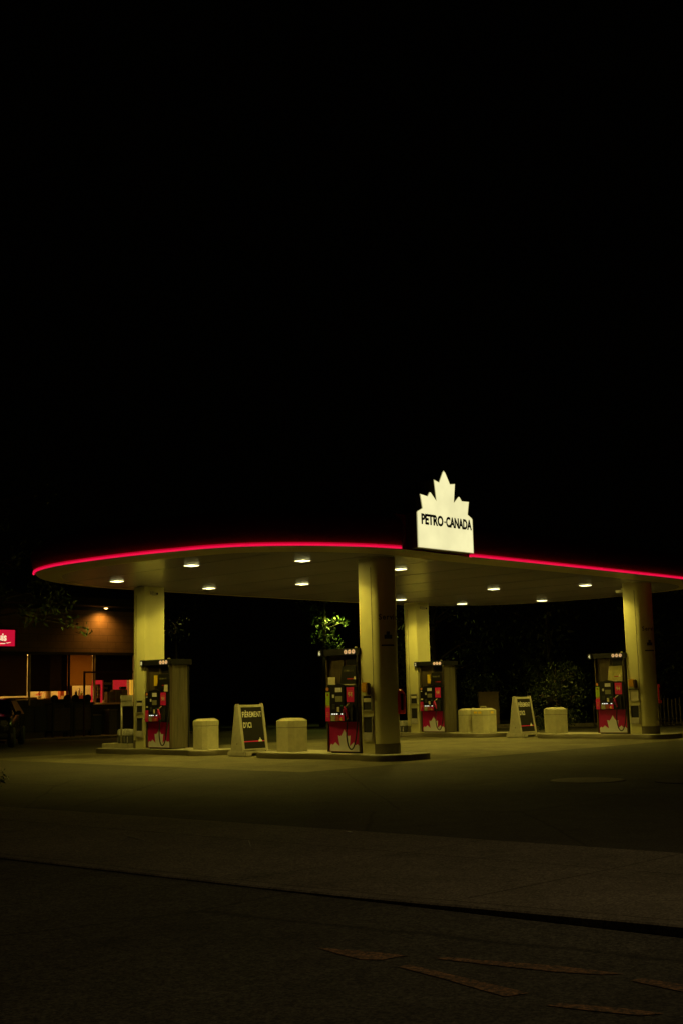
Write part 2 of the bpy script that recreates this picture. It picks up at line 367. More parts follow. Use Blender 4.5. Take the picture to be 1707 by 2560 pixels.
# bulging fascia, open between the two ends where the sign stands
prof = [(-0.02, ZN - 0.02), (0.0, ZN + 0.0), (0.07, ZN + 0.12), (0.115, ZN + 0.27), (0.12, ZN + 0.42), (0.08, ZN + 0.57), (-0.02, ZN + 0.71), (-0.17, ZN + 0.82), (-0.36, ZN + 0.88)]
fa = MB(); rs = [ring(o_, z_) for o_, z_ in prof]; K = len(prof)
fa.add(sum(rs, []), [(j * NP + i, j * NP + i + 1, (j + 1) * NP + i + 1, (j + 1) * NP + i) for j in range(K - 1) for i in range(NP - 1)], True)
for e in (0, NP - 1):                          # end caps of the fascia
    n = NRM[e]; p = path[e]
    cv = [(p.x + n.x * o_, p.y + n.y * o_, z_) for o_, z_ in prof] + [(p.x - n.x * 0.36, p.y - n.y * 0.36, ZN - 0.02)]
    fa.add(cv, [tuple(range(len(cv)))])
fa.build('fascia', M_FASC, canopy, recalc=False)
# straight panel across the gap, set back
g0, g1 = path[-1], path[0]
MB().box((g0.x, -2.26, ZN - 0.02), (g1.x, -2.2, ZN + 0.86)).build('gap_panel', M_FASC, canopy)
tr = []
for o_, z_ in prof[1:]: n = NRM[-1]; tr.append((g0.x + 0.012, g0.y + n.y * (o_ + 0.006), z_))
MB().tube(tr, 0.009, 6).build('fascia_end_trim', M_TRIM, canopy)
rt_ = MB(); rtop = ring(-0.36, ZN + 0.875); rt_.add(rtop, [tuple(range(NP))]); rt_.build('roof_deck', M_ROOF, canopy)
# neon: a bright tube and a thinner dim one above it, on the bottom of the fascia, in butted lengths
def neon(i0, i1):
    off = 0.035
    pts = [(path[i].x + NRM[i].x * off, path[i].y + NRM[i].y * off, ZN - 0.005) for i in range(i0, i1 + 1)]
    if i0 == 0: pts[0] = (pts[0][0] - 0.0, pts[0][1] + 0.02, pts[0][2] - 0.012)
    MB().tube(pts, 0.024, 8).build('neon_tube', M_NEON, canopy)
    pts = [(x, y, z + 0.046) for x, y, z in pts]
    MB().tube(pts, 0.017, 6).build('neon_tube', M_NEON2, canopy)
cuts = list(range(0, NP - 1, 16)) + [NP - 1]
tipi = min(range(NP), key=lambda i: (path[i] - Vector((-4.2, 7.5, 0))).length)
for a, b in zip(cuts[:-1], cuts[1:]):
    if path[a].x > 14.5 or path[a].y > 9.4: continue
    if a < tipi < b: neon(tipi, b)
    elif b <= tipi and path[a].y > 2: continue
    else: neon(a, b)
# the lit leaf sign on the front edge
sg = thing('station_sign', (0, 0, 0), 'big lit cream maple leaf sign standing on the canopy edge', 'sign')
outl = [(0.03, 5.1), (2.22, 5.1), (2.22, 5.97), (2.19, 6.0), (2.03, 6.08), (2.1, 6.42), (1.81, 6.41), (1.72, 6.51), (1.68, 6.51), (1.48, 6.33), (1.55, 6.83), (1.35, 6.8), (1.18, 7.07), (1.12, 7.12), (1.07, 7.07), (0.92, 6.8), (0.72, 6.85), (0.79, 6.31), (0.57, 6.51), (0.53, 6.51), (0.45, 6.4), (0.17, 6.43), (0.24, 6.08), (0.05, 5.99), (0.03, 5.96)]
FP = -2.62
def onface(pts, y): return [(x, y, z) for x, z in pts]
n = len(outl)
side = MB(); side.add(onface(outl, FP + 0.01) + onface(outl, FP + 0.62), [(i, (i + 1) % n, n + (i + 1) % n, n + i) for i in range(n)] + [tuple(n + i for i in range(n))])
side.build('cabinet', M_SIGNS, sg)
cx = sum(p[0] for p in outl) / n
_nt = M_SIGNF.node_tree; _tc = _nt.nodes.new('ShaderNodeTexCoord'); _nz = _nt.nodes.new('ShaderNodeTexNoise'); _nz.inputs['Scale'].default_value = 1.3; _nz.inputs['Detail'].default_value = 3
_mr = _nt.nodes.new('ShaderNodeMapRange'); _mr.inputs[1].default_value = 0.3; _mr.inputs[2].default_value = 0.7; _mr.inputs[3].default_value = 0.84; _mr.inputs[4].default_value = 1.06
_nt.links.new(_tc.outputs['Object'], _nz.inputs['Vector']); _nt.links.new(_nz.outputs[0], _mr.inputs[0]); _nt.links.new(_mr.outputs[0], _nt.nodes['Principled BSDF'].inputs['Emission Strength'])
face = MB(); ins = [(1.125 + (x - 1.125) * 0.985, 6.0 + (z - 6.0) * 0.985) for x, z in outl]
face.add(onface(ins, FP), [tuple(range(n))]); face.build('lit_face', M_SIGNF, sg)
edge = MB(); edge.add(onface(outl, FP + 0.0) + onface(ins, FP - 0.004), [(i, (i + 1) % n, n + (i + 1) % n, n + i) for i in range(n)])
edge.add(onface(outl, FP + 0.0) + onface(outl, FP + 0.012), [(i, (i + 1) % n, n + (i + 1) % n, n + i) for i in range(n)])
edge.build('face_trim', mat('sign_trim', (0.45, 0.4, 0.22), 0.5, emit=(0.97, 0.9, 0.4), estr=0.35), sg)
text('lettering', 'PETRO', (0.18, FP - 0.006, 5.70), (1, 0, 0), (0, 0, 1), 0.345, M_TXK, sg, off=0.015, fit=0.85)
text('lettering', 'CANADA', (1.135, FP - 0.006, 5.70), (1, 0, 0), (0, 0, 1), 0.345, M_TXK, sg, off=0.015, fit=1.03)
MB().add(onface([(1.065, 5.79), (1.10, 5.775), (1.125, 5.8), (1.1, 5.835), (1.065, 5.82)], FP - 0.006), [(0, 1, 2, 3, 4)]).build('lettering', M_TXK, sg)

# ceiling lights
lights = [(-1.7, 7.3), (-2.58, 2.8), (2.02, 7.65), (-0.95, 0.38), (3.55, 5.05), (2.75, 0.38), (11.0, 7.6), (14.75, 7.75), (10.35, 2.9), (11.95, 0.35), (16.3, 5.1), (15.15, 0.55)]
llab = ['leftmost ceiling light, near the rounded canopy tip', 'ceiling light left of centre under the front left edge', 'ceiling light right of and behind the left column head',
        'ceiling light nearest the front edge, left of the front column', 'ceiling light behind the one nearest the front edge, mid canopy', 'ceiling light half hidden behind the front column head',
        'ceiling light just left of the rear middle column head', 'ceiling light at the rear edge right of the rear middle column', 'ceiling light between the rear middle column and the right column, nearer one',
        'ceiling light left of the right column near the front edge', 'ceiling light close to the far right rear edge', 'ceiling light above the right column head']
l0 = thing('ceiling_light', (0, 0, ZS), 'x', 'ceiling light', 'lights set in the canopy ceiling')
MB().bbox((-0.18, -0.18, -0.012), (0.18, 0.18, -0.002), 0.004).build('housing', M_LHOUS, l0)
MB().bbox((-0.13, -0.15, -0.024), (-0.015, 0.15, -0.0125), 0.004).build('lamp_lens', M_LAMP, l0)
MB().bbox((0.015, -0.15, -0.028), (0.13, 0.15, -0.0125), 0.004).build('lamp_lens', M_LAMP, l0)
ies_point('lamp_light', (0, 0, -0.06), P_CANOPY, LAMPCOL, IES_CANOPY, 0.05, l0)
for i, ((x, y), lb) in enumerate(zip(lights, llab)):
    o = l0 if i == 0 else copy_tree(l0)
    o.location = (x, y, ZS); o['label'] = lb

# ---------------------------------------------------------------- islands
def bone(u0, u1, jl, jr, hw=0.66, hb=0.88, cx=0.36):
    pts = []
    def arc(cy, sgn):
        o_ = []
        for k in range(9):
            a = math.pi * k / 8; o_.append((cx + math.cos(a) * hb, cy + sgn * math.sin(a) * min(hb, 0.55)))
        return o_
    lo = arc(u0 + 0.55, -1); hi = arc(u1 - 0.55, 1)
    pts += [(x, y) for x, y in reversed(lo)]            # from -x round the low end to +x
    pts += [(cx + hb, jl - 0.12), (cx + hw, jl + 0.12), (cx + hw, jr - 0.12), (cx + hb, jr + 0.12)]
    pts += hi
    pts += [(cx - hb, jr + 0.12), (cx - hw, jr - 0.12), (cx - hw, jl + 0.12), (cx - hb, jl - 0.12)]
    return pts
def island(w, u0, u1, jl, jr, label):
    t = thing('pump_island', (w, 0, 0), label, 'pump island', 'raised concrete pump islands')
    P = bone(u0, u1, jl, jr)
    cxy = (0.36, (u0 + u1) / 2)
    def inset(P, d):
        out = []; n = len(P)
        for i in range(n):
            a, b = Vector(P[i-1]), Vector(P[(i+1) % n]); tt = (b - a).normalized(); out.append((P[i][0] - tt.y * d, P[i][1] + tt.x * d))
        return out
    I = inset(P, 0.05)
    MB().prism(I, 0.0, 0.15, smooth=False).build('island_top', M_ISL, t)
    b = MB(); n = len(P); J = inset(P, 0.012)
    b.add([(x, y, 0) for x, y in P] + [(x, y, 0.135) for x, y in P] + [(x, y, 0.153) for x, y in J] + [(x, y, 0.153) for x, y in I],
          [(j * n + i, j * n + (i + 1) % n, (j + 1) * n + (i + 1) % n, (j + 1) * n + i) for j in range(3) for i in range(n)], True)
    b.build('steel_rim', M_RIM, t)
    return t
island(0, -2.15, 3.1, -0.95, 1.15, 'pump island nearest the street, under the pump numbered 6')
island(0, 4.95, 10.45, 5.7, 8.1, 'left pump island, under the pump numbered 8')
island(12.58, -2.1, 2.95, -0.9, 1.2, 'right pump island, under the pump numbered 4')
island(12.58, 4.65, 10.4, 6.4, 8.4, 'rear middle pump island, under the pump numbered 2')
ISL = 0.152

# ---------------------------------------------------------------- columns
def column(w, u0, sgn, label, pale_unit=False, amber=False, ext=True):
    # sgn = -1: round nose towards -u (near end of a row); local y runs from the pump outwards along sgn
    t = thing('canopy_column', (w, u0, ISL), label, 'column', 'columns carrying the canopy')
    Rr = 0.37; FL = 0.42; W = 2 * Rr; H = ZS - ISL - 0.0
    def poly(r, d=0.0, fl=FL):
        p = [(Rr - r, 0 - d), (Rr - r, sgn * fl)]
        for k in range(1, 24): a = math.pi * k / 24; p.append((Rr - r * math.cos(a), sgn * (fl + r * math.sin(a))))
        p += [(Rr + r, sgn * fl), (Rr + r, 0 - d)]
        return p
    b = MB(); P = poly(Rr)
    b.prism(P, 0.0, H, smooth=True); o = b.build('shaft', M_COL, t)
    # keep the flat parts crisp
    me = o.data
    for e in me.edges:
        v0, v1 = [me.vertices[i].co for i in e.vertices]
        if abs(v0.x - v1.x) < 1e-5 and abs(v0.y - v1.y) < 1e-5 and abs(v0.y) < 1e-4: e.use_edge_sharp = True
    # cladding seam
    MB().box((-0.004, sgn * FL - 0.006, 0.2), (0.002, sgn * FL + 0.006, H - 0.25)).build('seam', mat('seam_dark', (0.05, 0.045, 0.035), 0.7), t)
    # kick plate around the nose
    kp = MB(); q = poly(Rr + 0.012)[1:-1]; n = len(q)
    kp.add([(x, y, 0) for x, y in q] + [(x, y, 0.24) for x, y in q], [(i, i + 1, n + i + 1, n + i) for i in range(n - 1)], True)
    kp.add([(x, y, 0.24) for x, y in q] + [(Rr + (x - Rr) * 0.96, sgn * FL + (y - sgn * FL) * 0.96, 0.245) for x, y in q], [(i, i + 1, n + i + 1, n + i) for i in range(n - 1)])
    kp.build('kick_plate', M_RIM, t)
    # service units on the flat face: paper towel box above, squeegee bucket below
    y0, y1 = sgn * 0.05, sgn * 0.385
    ya, yb = min(y0, y1), max(y0, y1)
    def unit(z0, z1, pale):
        fr = MB()
        for a, c in (((-0.035, ya, z0), (0.0, ya + 0.025, z1)), ((-0.035, yb - 0.025, z0), (0.0, yb, z1)), ((-0.035, ya + 0.025, z1 - 0.025), (0.0, yb - 0.025, z1)), ((-0.045, ya + 0.025, z0), (0.0, yb - 0.025, z0 + 0.03))): fr.box(a, c)
        f = fr.build('service_box', M_SILV, t)
        MB().box((-0.012, ya + 0.026, z0 + 0.031), (-0.001, yb - 0.026, z1 - 0.026)).build('box_recess', M_STCR if pale else M_BLACKM, f)
        return f
    up_ = unit(1.04, 1.43, pale_unit)
    if not pale_unit: MB().bbox((-0.03, ya + 0.05, 1.26), (-0.013, yb - 0.035, 1.355), 0.004).build('paper_towels', M_STCR, up_)
    else: MB().box((-0.05, ya - 0.004, 1.40), (0.0, yb + 0.004, 1.435)).build('box_hood', M_BLACK, up_)
    lo_ = unit(0.31, 0.92, False)
    MB().bbox((-0.055, ya + 0.03, 0.345), (-0.013, yb - 0.03, 0.52), 0.006).build('bucket', M_TRIM, lo_)
    if amber:
        am = MB().bbox((-0.10, ya + (0.10 if sgn < 0 else 0.02), 1.50), (-0.004, yb - (0.02 if sgn < 0 else 0.10), 1.74), 0.03).build('glove_dispenser', M_AMBER, t)
        MB().bbox((-0.13, ya + 0.02, 1.44), (-0.02, ya + 0.11, 1.73), 0.025).build('dispenser_cover', M_BROWN, am)
    # lettering wrapped round the nose with a leaf and bars beneath
    if sgn < 0:
        for i, ch in enumerate('Service'):
            a = R(30 + i * 15); nx, ny = -math.cos(a), -math.sin(a)
            tx, ty = math.sin(a), -math.cos(a)
            text('lettering', ch, (Rr + nx * (Rr + 0.003), -FL + ny * (Rr + 0.003), 3.28), (tx, ty, 0), (0, 0, 1), 0.19, mat('column_lettering', (0.05, 0.045, 0.04), 0.6), t, xs=0.9, off=0.004)
        for zb, zt, a0, a1 in ((2.80, 2.90, 50, 82), (2.90, 2.98, 58, 72), (2.62, 2.66, 38, 92)):
            bb = MB(); sp = [R(a0 + (a1 - a0) * k / 6) for k in range(7)]
            bb.add([(Rr - math.cos(a) * (Rr + .004), -FL - math.sin(a) * (Rr + .004), zb) for a in sp] + [(Rr - math.cos(a) * (Rr + .004), -FL - math.sin(a) * (Rr + .004), zt) for a in sp], [(i, i + 1, 8 + i, 7 + i) for i in range(6)])
            bb.build('emblem', MATS['column_lettering'], t)
    # small camera box under the ceiling
    return t
column(0, -0.65, -1, 'thick pale column nearest the street, right of the pump numbered 6', amber=True)
column(0, 8.25, 1, 'pale column at left behind the pump numbered 8')
column(12.58, -0.65, -1, 'pale round-nosed column at the right, beside the pump numbered 4', pale_unit=True, amber=True)
column(12.58, 8.25, 1, 'pale rear middle column behind the pump numbered 2')

def cctv(x, y, z, label, rz=0):
    t = thing('security_camera', (x, y, z), label, 'security camera', 'cameras under the canopy', rz)
    MB().bbox((-0.06, -0.03, 0.0), (0.06, 0.03, 0.11), 0.008).build('bracket', M_TRIM, t)
    MB().bbox((-0.05, -0.24, -0.03), (0.05, -0.031, 0.055), 0.012).build('housing', M_TRIM, t)
    MB().lathe([(0.03, 0), (0.034, 0.02), (0.02, 0.021)], 14, Matrix.Translation((0, -0.24, 0.012)) @ Matrix.Rotation(R(90), 4, 'X')).build('lens', M_BLACK, t)
cctv(0.25, 8.21, 4.75, 'small camera at the head of the left column', 0)
cctv(12.85, 8.21, 4.75, 'small camera at the head of the rear middle column', 0)
cctv(12.7, -0.58, 4.75, 'small camera at the head of the right column', R(180))

# fire extinguishers in red covers
def extinguisher(x, y, rz, label, bulky):
    t = thing('fire_extinguisher', (x, y, 1.1), label, 'fire extinguisher', 'red fire extinguishers hung on columns', rz)
    s_ = 1.0 if bulky else 0.72
    MB().lathe([(0.10 * s_, 0), (0.13 * s_, 0.02), (0.145 * s_, 0.3), (0.135 * s_, 0.46), (0.09 * s_, 0.56), (0.04, 0.60)], 24).build('cover', M_EXT, t)
    MB().bbox((-0.05, -0.02, 0.58), (0.05, 0.02, 0.63), 0.008).build('handle', M_EXT, t)
    MB().tube([(0.05, 0, 0.6), (0.12 * s_, 0, 0.52), (0.15 * s_, 0, 0.35), (0.15 * s_, 0, 0.15)], 0.012, 8).build('discharge_hose', M_BLACK, t)
    MB().box((-0.03, 0.10 * s_, 0.1), (0.03, 0.16, 0.5)).build('wall_bracket', M_BLACKM, t)
extinguisher(0.62, -1.38, R(150), 'bulky dark red extinguisher cover on the front column nose', True)
extinguisher(13.56, -1.18, R(150), 'slim bright red extinguisher on the far side of the right column', False)

# ---------------------------------------------------------------- fuel pumps
LEAFP = [(y * 1.04, 0.045 + (z - 0.045) * 1.08) for y, z in [(0.49, 0.045), (0.49, 0.17), (0.44, 0.215), (0.375, 0.19), (0.30, 0.255), (0.155, 0.16), (0.21, 0.41), (0.12, 0.395), (0.06, 0.46), (0.0, 0.555),
         (-0.06, 0.46), (-0.12, 0.395), (-0.20, 0.41), (-0.165, 0.16), (-0.30, 0.255), (-0.37, 0.19), (-0.43, 0.215), (-0.49, 0.17), (-0.49, 0.045)]]
def pump(w, u, num, label, scheme):
    # local frame: x into the pump, y towards the viewer's left, z up from the island top
    t = thing('fuel_pump', (w, u, ISL), label, 'fuel pump', 'fuel pumps on the islands')
    D = 0.70
    b = MB(); b.bbox((0.06, -0.53, 0.05), (D - 0.06, 0.53, 0.80), 0.01)
    b.bbox((0.10, -0.53, 0.80), (D - 0.10, 0.53, 2.44), 0.008)
    b.build('body', M_STEEL, t)
    MB().box((0.08, -0.50, 0.0), (D - 0.08, 0.50, 0.05)).build('plinth', M_BLACKM, t)
    # side posts and end panel
    for s_ in (-1, 1):
        a, c = (0.545, 0.575) if s_ > 0 else (-0.575, -0.545)
        MB().bbox((0.0, min(a, c) - (0.015 if s_ > 0 else 0), 0.03), (0.075, max(a, c) - (0 if s_ > 0 else -0.015), 2.44), 0.006).build('side_post', M_STEELD, t)
        MB().bbox((0.08, a if s_ > 0 else a, 0.02), (D - 0.04, c if s_ > 0 else c, 2.44), 0.004).build('side_panel', M_STEEL, t)
    MB().bbox((D - 0.036, -0.60, 0.02), (D, 0.60, 2.44), 0.004).build('rear_frame', M_BLACKM, t)
    # recessed display bay above the console
    MB().box((0.088, -0.53, 1.72), (0.098, 0.53, 2.43)).build('bay_panel', M_STEELD, t)
    MB().box((0.08, -0.07, 2.20), (0.087, -0.44, 2.43)).build('bay_panel', M_BLACK, t)
    for yy in (0.0, -0.47): MB().bbox((0.05, yy - 0.012, 2.18), (0.085, yy + 0.012, 2.43), 0.004).build('bay_post', M_STEEL, t)
    # header
    hd = MB().bbox((-0.05, -0.665, 2.44), (D + 0.05, 0.665, 2.61), 0.008).build('header', M_BLACK, t)
    MB().bbox((-0.10, 0.60, 2.43), (0.0, 0.76, 2.615), 0.01).build('number_flag', M_BLACK, hd)
    text('number', num, (-0.104, 0.725, 2.465), (0, -1, 0), (0, 0, 1), 0.155, M_NUM, hd, xs=0.95, off=0.003)
    for k, yy in enumerate((-0.19, -0.325, -0.46)):
        bd = MB().lathe([(0.056, 0.0), (0.056, 0.008), (0.052, 0.010)], 24, Matrix.Translation((-0.052, yy, 2.52)) @ Matrix.Rotation(R(-90), 4, 'Y')).build('badge', M_BADGE, hd)
        q = MB()
        if k == 0: q.box((-0.066, yy - 0.022, 2.512), (-0.0635, yy + 0.022, 2.528)); q.box((-0.066, yy - 0.006, 2.500), (-0.0636, yy + 0.006, 2.511))
        elif k == 1: q.box((-0.066, yy - 0.032, 2.514), (-0.0635, yy + 0.032, 2.526))
        else: q.box((-0.066, yy - 0.026, 2.525), (-0.0635, yy + 0.012, 2.54)); q.box((-0.066, yy - 0.026, 2.505), (-0.0635, yy - 0.014, 2.5245))
        q.build('badge_mark', M_BADGED, bd)
    MB().bbox((0.04, -0.45, 2.612), (0.12, -0.40, 2.65), 0.01).build('antenna', M_SILV, hd)
    # poster in the bay, leaning back
    if scheme == 'bright':
        pm, tm = mat('poster_olive', (0.5, 0.45, 0.16), 0.35, var=0.35, vscale=5), M_TXY
    else: pm, tm = mat('poster_black', (0.012, 0.012, 0.01), 0.35), mat('poster_dim_text', (0.16, 0.15, 0.07), 0.5)
    pz0, pz1 = 1.72, 2.18; po = Vector((0.075, 0, pz1)) - Vector((0.0, 0, pz0))
    lean = Vector((0.05, 0, pz1 - pz0)).normalized(); rgt = Vector((0, -1, 0)); nn = rgt.cross(lean)
    yl, yr = (0.10, -0.45)
    O = Vector((0.02, yl, pz0)); Wd = yl - yr; Hh = 0.46
    def onp(a, c, d=0.0): return O + rgt * a + lean * c - nn * (-d)
    pp = MB(); 
    pv = [onp(0, 0), onp(Wd, 0), onp(Wd - 0.03, Hh), onp(0.05, Hh)]; pp.add(pv + [v + Vector((0.012, 0, 0)) for v in pv], [(0,1,2,3),(4,7,6,5),(0,4,5,1),(1,5,6,2),(2,6,7,3),(3,7,4,0)])
    pst = pp.build('poster', pm, t)
    if scheme == 'bright':
        for a, c in (((0, 0), (0.05, Hh)), ((0.05, Hh), (Wd - 0.03, Hh)), ((Wd - 0.03, Hh), (Wd, 0))):
            MB().tube([onp(*a, -0.004), onp(*c, -0.004)], 0.006, 6).build('poster_frame', M_SILV, pst)
    if scheme != 'bright': text('lettering', "FIÈREMENT D'ICI", onp(0.10, 0.30, 0.006), rgt, lean, 0.075, tm, pst, xs=0.62)
    bar0, bar1 = (0.24, 0.50)
    MB().add([onp(bar0, 0.115, 0.005), onp(bar1, 0.115, 0.005), onp(bar1, 0.14, 0.005), onp(bar0, 0.14, 0.005)], [(0,1,2,3)]).build('red_bar', mat('dull_red', (0.5, 0.03, 0.03), 0.5), pst)
    if scheme == 'black6' or scheme == 'bright':
        lw = 0.40 if scheme == 'bright' else 0.46
        MB().add([onp(lw, 0.11, 0.008), onp(lw + 0.09, 0.11, 0.008), onp(lw + 0.075, 0.155, 0.008), onp(lw + 0.045, 0.195, 0.008), onp(lw + 0.015, 0.155, 0.008)], [(0,1,2,3,4)]).build('leaf_mark', M_STCR, pst)
    if scheme in ('yellow8', 'yellow2'):
        MB().bbox((0.03, 0.09, 1.84 if scheme == 'yellow8' else 1.80), (0.06, 0.24, 2.15 if scheme == 'yellow8' else 2.12), 0.004).build('tag_strip', M_STYE, t)
    if scheme == 'yellow8': MB().box((-0.006, -0.46, 1.66), (0.0, -0.30, 1.86)).build('notice', M_STCR, t)
    if scheme == 'black6': MB().bbox((0.025, 0.27, 1.71), (0.035, 0.555, 1.90), 0.003).build('notice', M_STCR, t)
    if scheme in ('black6', 'bright'): MB().box((0.0, -0.44, 1.69), (0.05, -0.04, 1.716)).build('ledge', M_STCR, t)
    # console: projects over the red panel, arched at the top
    cs = MB()
    arch = [(0.54, 0.78), (0.54, 1.66)] + [(0.30 - 0.48 * k / 8, 1.66 + 0.07 * math.sin(math.pi * k / 8)) for k in range(9)] + [(-0.535, 1.66), (-0.535, 0.78)]
    n_ = len(arch); X0, X1 = -0.06, 0.10
    cs.add([(X0, y, z) for y, z in arch] + [(X1, y, z) for y, z in arch], [(i, (i+1) % n_, n_ + (i+1) % n_, n_ + i) for i in range(n_)] + [tuple(range(n_))] )
    con = cs.build('console', M_BLACK, t)
    MB().bbox((-0.09, -0.16, 0.80), (-0.061, 0.36, 1.70), 0.012).build('console_face', M_BLACK, con)
    F = -0.0615; G = -0.0915
    def plate(name, y0, y1, z0, z1, m_, par=con, X=F, th=0.004):
        return MB().box((X - th, min(y0, y1), z0), (X, max(y0, y1), z1)).build(name, m_, par)
    bd = MB().lathe([(0.045, 0), (0.045, 0.006), (0.04, 0.007)], 18, Matrix.Translation((F, 0.465, 1.60)) @ Matrix.Rotation(R(-90), 4, 'Y')).build('round_sticker', M_STOR, con)
    if scheme in ('black6', 'bright'):
        g = plate('grade_sticker', 0.545 if 0 else 0.53, 0.385, 1.19, 1.52, M_STGR); plate('octane_mark', 0.48, 0.43, 1.43, 1.48, M_BADGED, g, F - 0.0045)
        plate('orange_sticker', 0.53, 0.385, 1.135, 1.185, M_STOR)
    else:
        plate('small_sticker', 0.50, 0.40, 1.20, 1.25, M_STCR); plate('small_sticker', 0.50, 0.43, 1.50, 1.53, M_STWH)
    rl = plate('grade_sticker', 0.54, 0.385, 0.79, 1.13, M_STRED)
    for zz in (0.90, 0.95, 1.00): plate('sticker_line', 0.51, 0.42, zz, zz + 0.018, mat('dim_line', (0.75, 0.25, 0.12), 0.5), rl, F - 0.0045, 0.001)
    rp = plate('octane_panel', -0.20, -0.455, 1.27, 1.64, M_STRED)
    text('lettering', '94', (F - 0.006, -0.245, 1.395), (0, -1, 0), (0, 0, 1), 0.16, M_TXY, rp, xs=0.95, off=0.003)
    plate('sticker_line', -0.24, -0.42, 1.535, 1.552, MATS['dim_line'], rp, F - 0.0045, 0.001); plate('sticker_line', -0.25, -0.40, 1.50, 1.512, mat('dim_line2', (0.85, 0.5, 0.2), 0.5), rp, F - 0.0045, 0.001)
    plate('card_sticker', 0.155, -0.055, 1.52, 1.63, M_STWH, con, G)
    plate('small_sticker', 0.265, 0.195, 1.38, 1.46, M_STWH, con, G)
    sc = MB().bbox((G - 0.008, -0.06, 1.28), (G, 0.155, 1.42), 0.004).build('display_screen', M_SCREEN, con)
    kp = MB()
    for a in range(3):
        for c in range(4): kp.box((G - 0.008, 0.27 - a * 0.035 - 0.024, 1.20 - c * 0.035), (G, 0.27 - a * 0.035, 1.224 - c * 0.035))
    kp.build('keypad', mat('key_grey', (0.09, 0.09, 0.08), 0.5), con)
    plate('reader_light', -0.01, -0.08, 1.165, 1.20, mat('teal_card', (0.05, 0.2, 0.2), 0.4), con, G)
    MB().bbox((G - 0.012, 0.02, 1.03), (G, 0.10, 1.15), 0.004).build('receipt', M_STCR, con)
    for yy, mm in ((0.27, M_BTN), (0.19, M_BTN), (0.11, M_BTN), (-0.06, M_BTN)):
        MB().bbox((G - 0.012, yy - 0.026, 0.963), (G, yy + 0.026, 0.985), 0.004).build('grade_button', mm, con)
    plate('grade_label', 0.33, 0.18, 0.80, 0.95, mat('label_grey', (0.4, 0.38, 0.25), 0.5), con, G)
    plate('grade_label', 0.17, 0.04, 0.80, 0.95, mat('label_red_dull', (0.45, 0.10, 0.07), 0.5), con, G)
    gl = plate('grade_label', 0.03, -0.13, 0.80, 0.95, M_STRED, con, G)
    MB().lathe([(0.04, 0), (0.035, 0.003)], 14, Matrix.Translation((G - 0.0042, -0.03, 0.85)) @ Matrix.Rotation(R(-90), 4, 'Y')).build('octane_mark', M_STYE, gl)
    # nozzle in its boot
    bt = MB().bbox((-0.12, -0.45, 0.80), (-0.061, -0.19, 1.20), 0.015).build('nozzle_boot', M_BLACKM, con)
    nz = MB(); nz.tube([(-0.14, -0.30, 0.86), (-0.16, -0.28, 1.0), (-0.17, -0.25, 1.10), (-0.15, -0.21, 1.15)], [0.022, 0.03, 0.034, 0.03], 10)
    nz.tube([(-0.14, -0.30, 0.90), (-0.20, -0.22, 0.98), (-0.19, -0.20, 1.10)], 0.009, 6)
    noz = nz.build('nozzle', M_RED, con); MB().tube([(-0.155, -0.22, 1.15), (-0.17, -0.30, 1.19), (-0.15, -0.36, 1.24)], 0.015, 8).build('nozzle_spout', M_SILV, noz)
    hp = [(-0.14, -0.29, 0.86), (-0.15, -0.265, 0.6), (-0.16, -0.27, 0.4), (-0.165, -0.32, 0.2), (-0.165, -0.41, 0.11), (-0.16, -0.50, 0.17), (-0.14, -0.565, 0.38), (-0.11, -0.60, 0.8), (-0.07, -0.615, 1.3), (-0.06, -0.62, 1.9), (-0.05, -0.58, 2.44)]
    hs_ = catmull_3(hp); MB().tube(hs_, 0.017, 8).build('hose', M_RUB, t)
    # red lower panel with half leaf
    lp = MB().bbox((0.035, -0.54, 0.04), (0.059, 0.54, 0.78), 0.004).build('lower_panel', M_RED, t)
    MB().add([(0.0335, y, z) for y, z in LEAFP], [tuple(range(len(LEAFP)))]).build('leaf_emblem', M_LEAF, lp)
    # the far side: a plain console and red panel too
    MB().bbox((D + 0.001, -0.52, 0.80), (D + 0.08, 0.52, 1.70), 0.02).build('rear_console', M_BLACK, t)
    MB().bbox((D + 0.001, -0.52, 0.05), (D + 0.02, 0.52, 0.78), 0.004).build('rear_panel', M_RED, t)
    return t
def catmull_3(P, n=5):
    P = [Vector(p) for p in P]; out = []; Q = [P[0] * 2 - P[1]] + P + [P[-1] * 2 - P[-2]]
    for i in range(1, len(Q) - 2):
        for k in range(n):
            t = k / n; a, b, c, d = Q[i-1:i+3]; out.append(0.5 * ((2*b) + (c-a)*t + (2*a-5*b+4*c-d)*t*t + (3*b-a-3*c+d)*t**3))
    out.append(P[-1]); return out
pump(0, 0, '6', 'fuel pump numbered 6, in front beside the thick column', 'black6')
pump(0, 7.59, '8', 'fuel pump numbered 8 at the left, its steel side showing', 'yellow8')
pump(12.58, 0, '4', 'fuel pump numbered 4 at the right, with an olive poster', 'bright')
pump(12.58, 7.59, '2', 'fuel pump numbered 2, farthest back in the middle', 'yellow2')

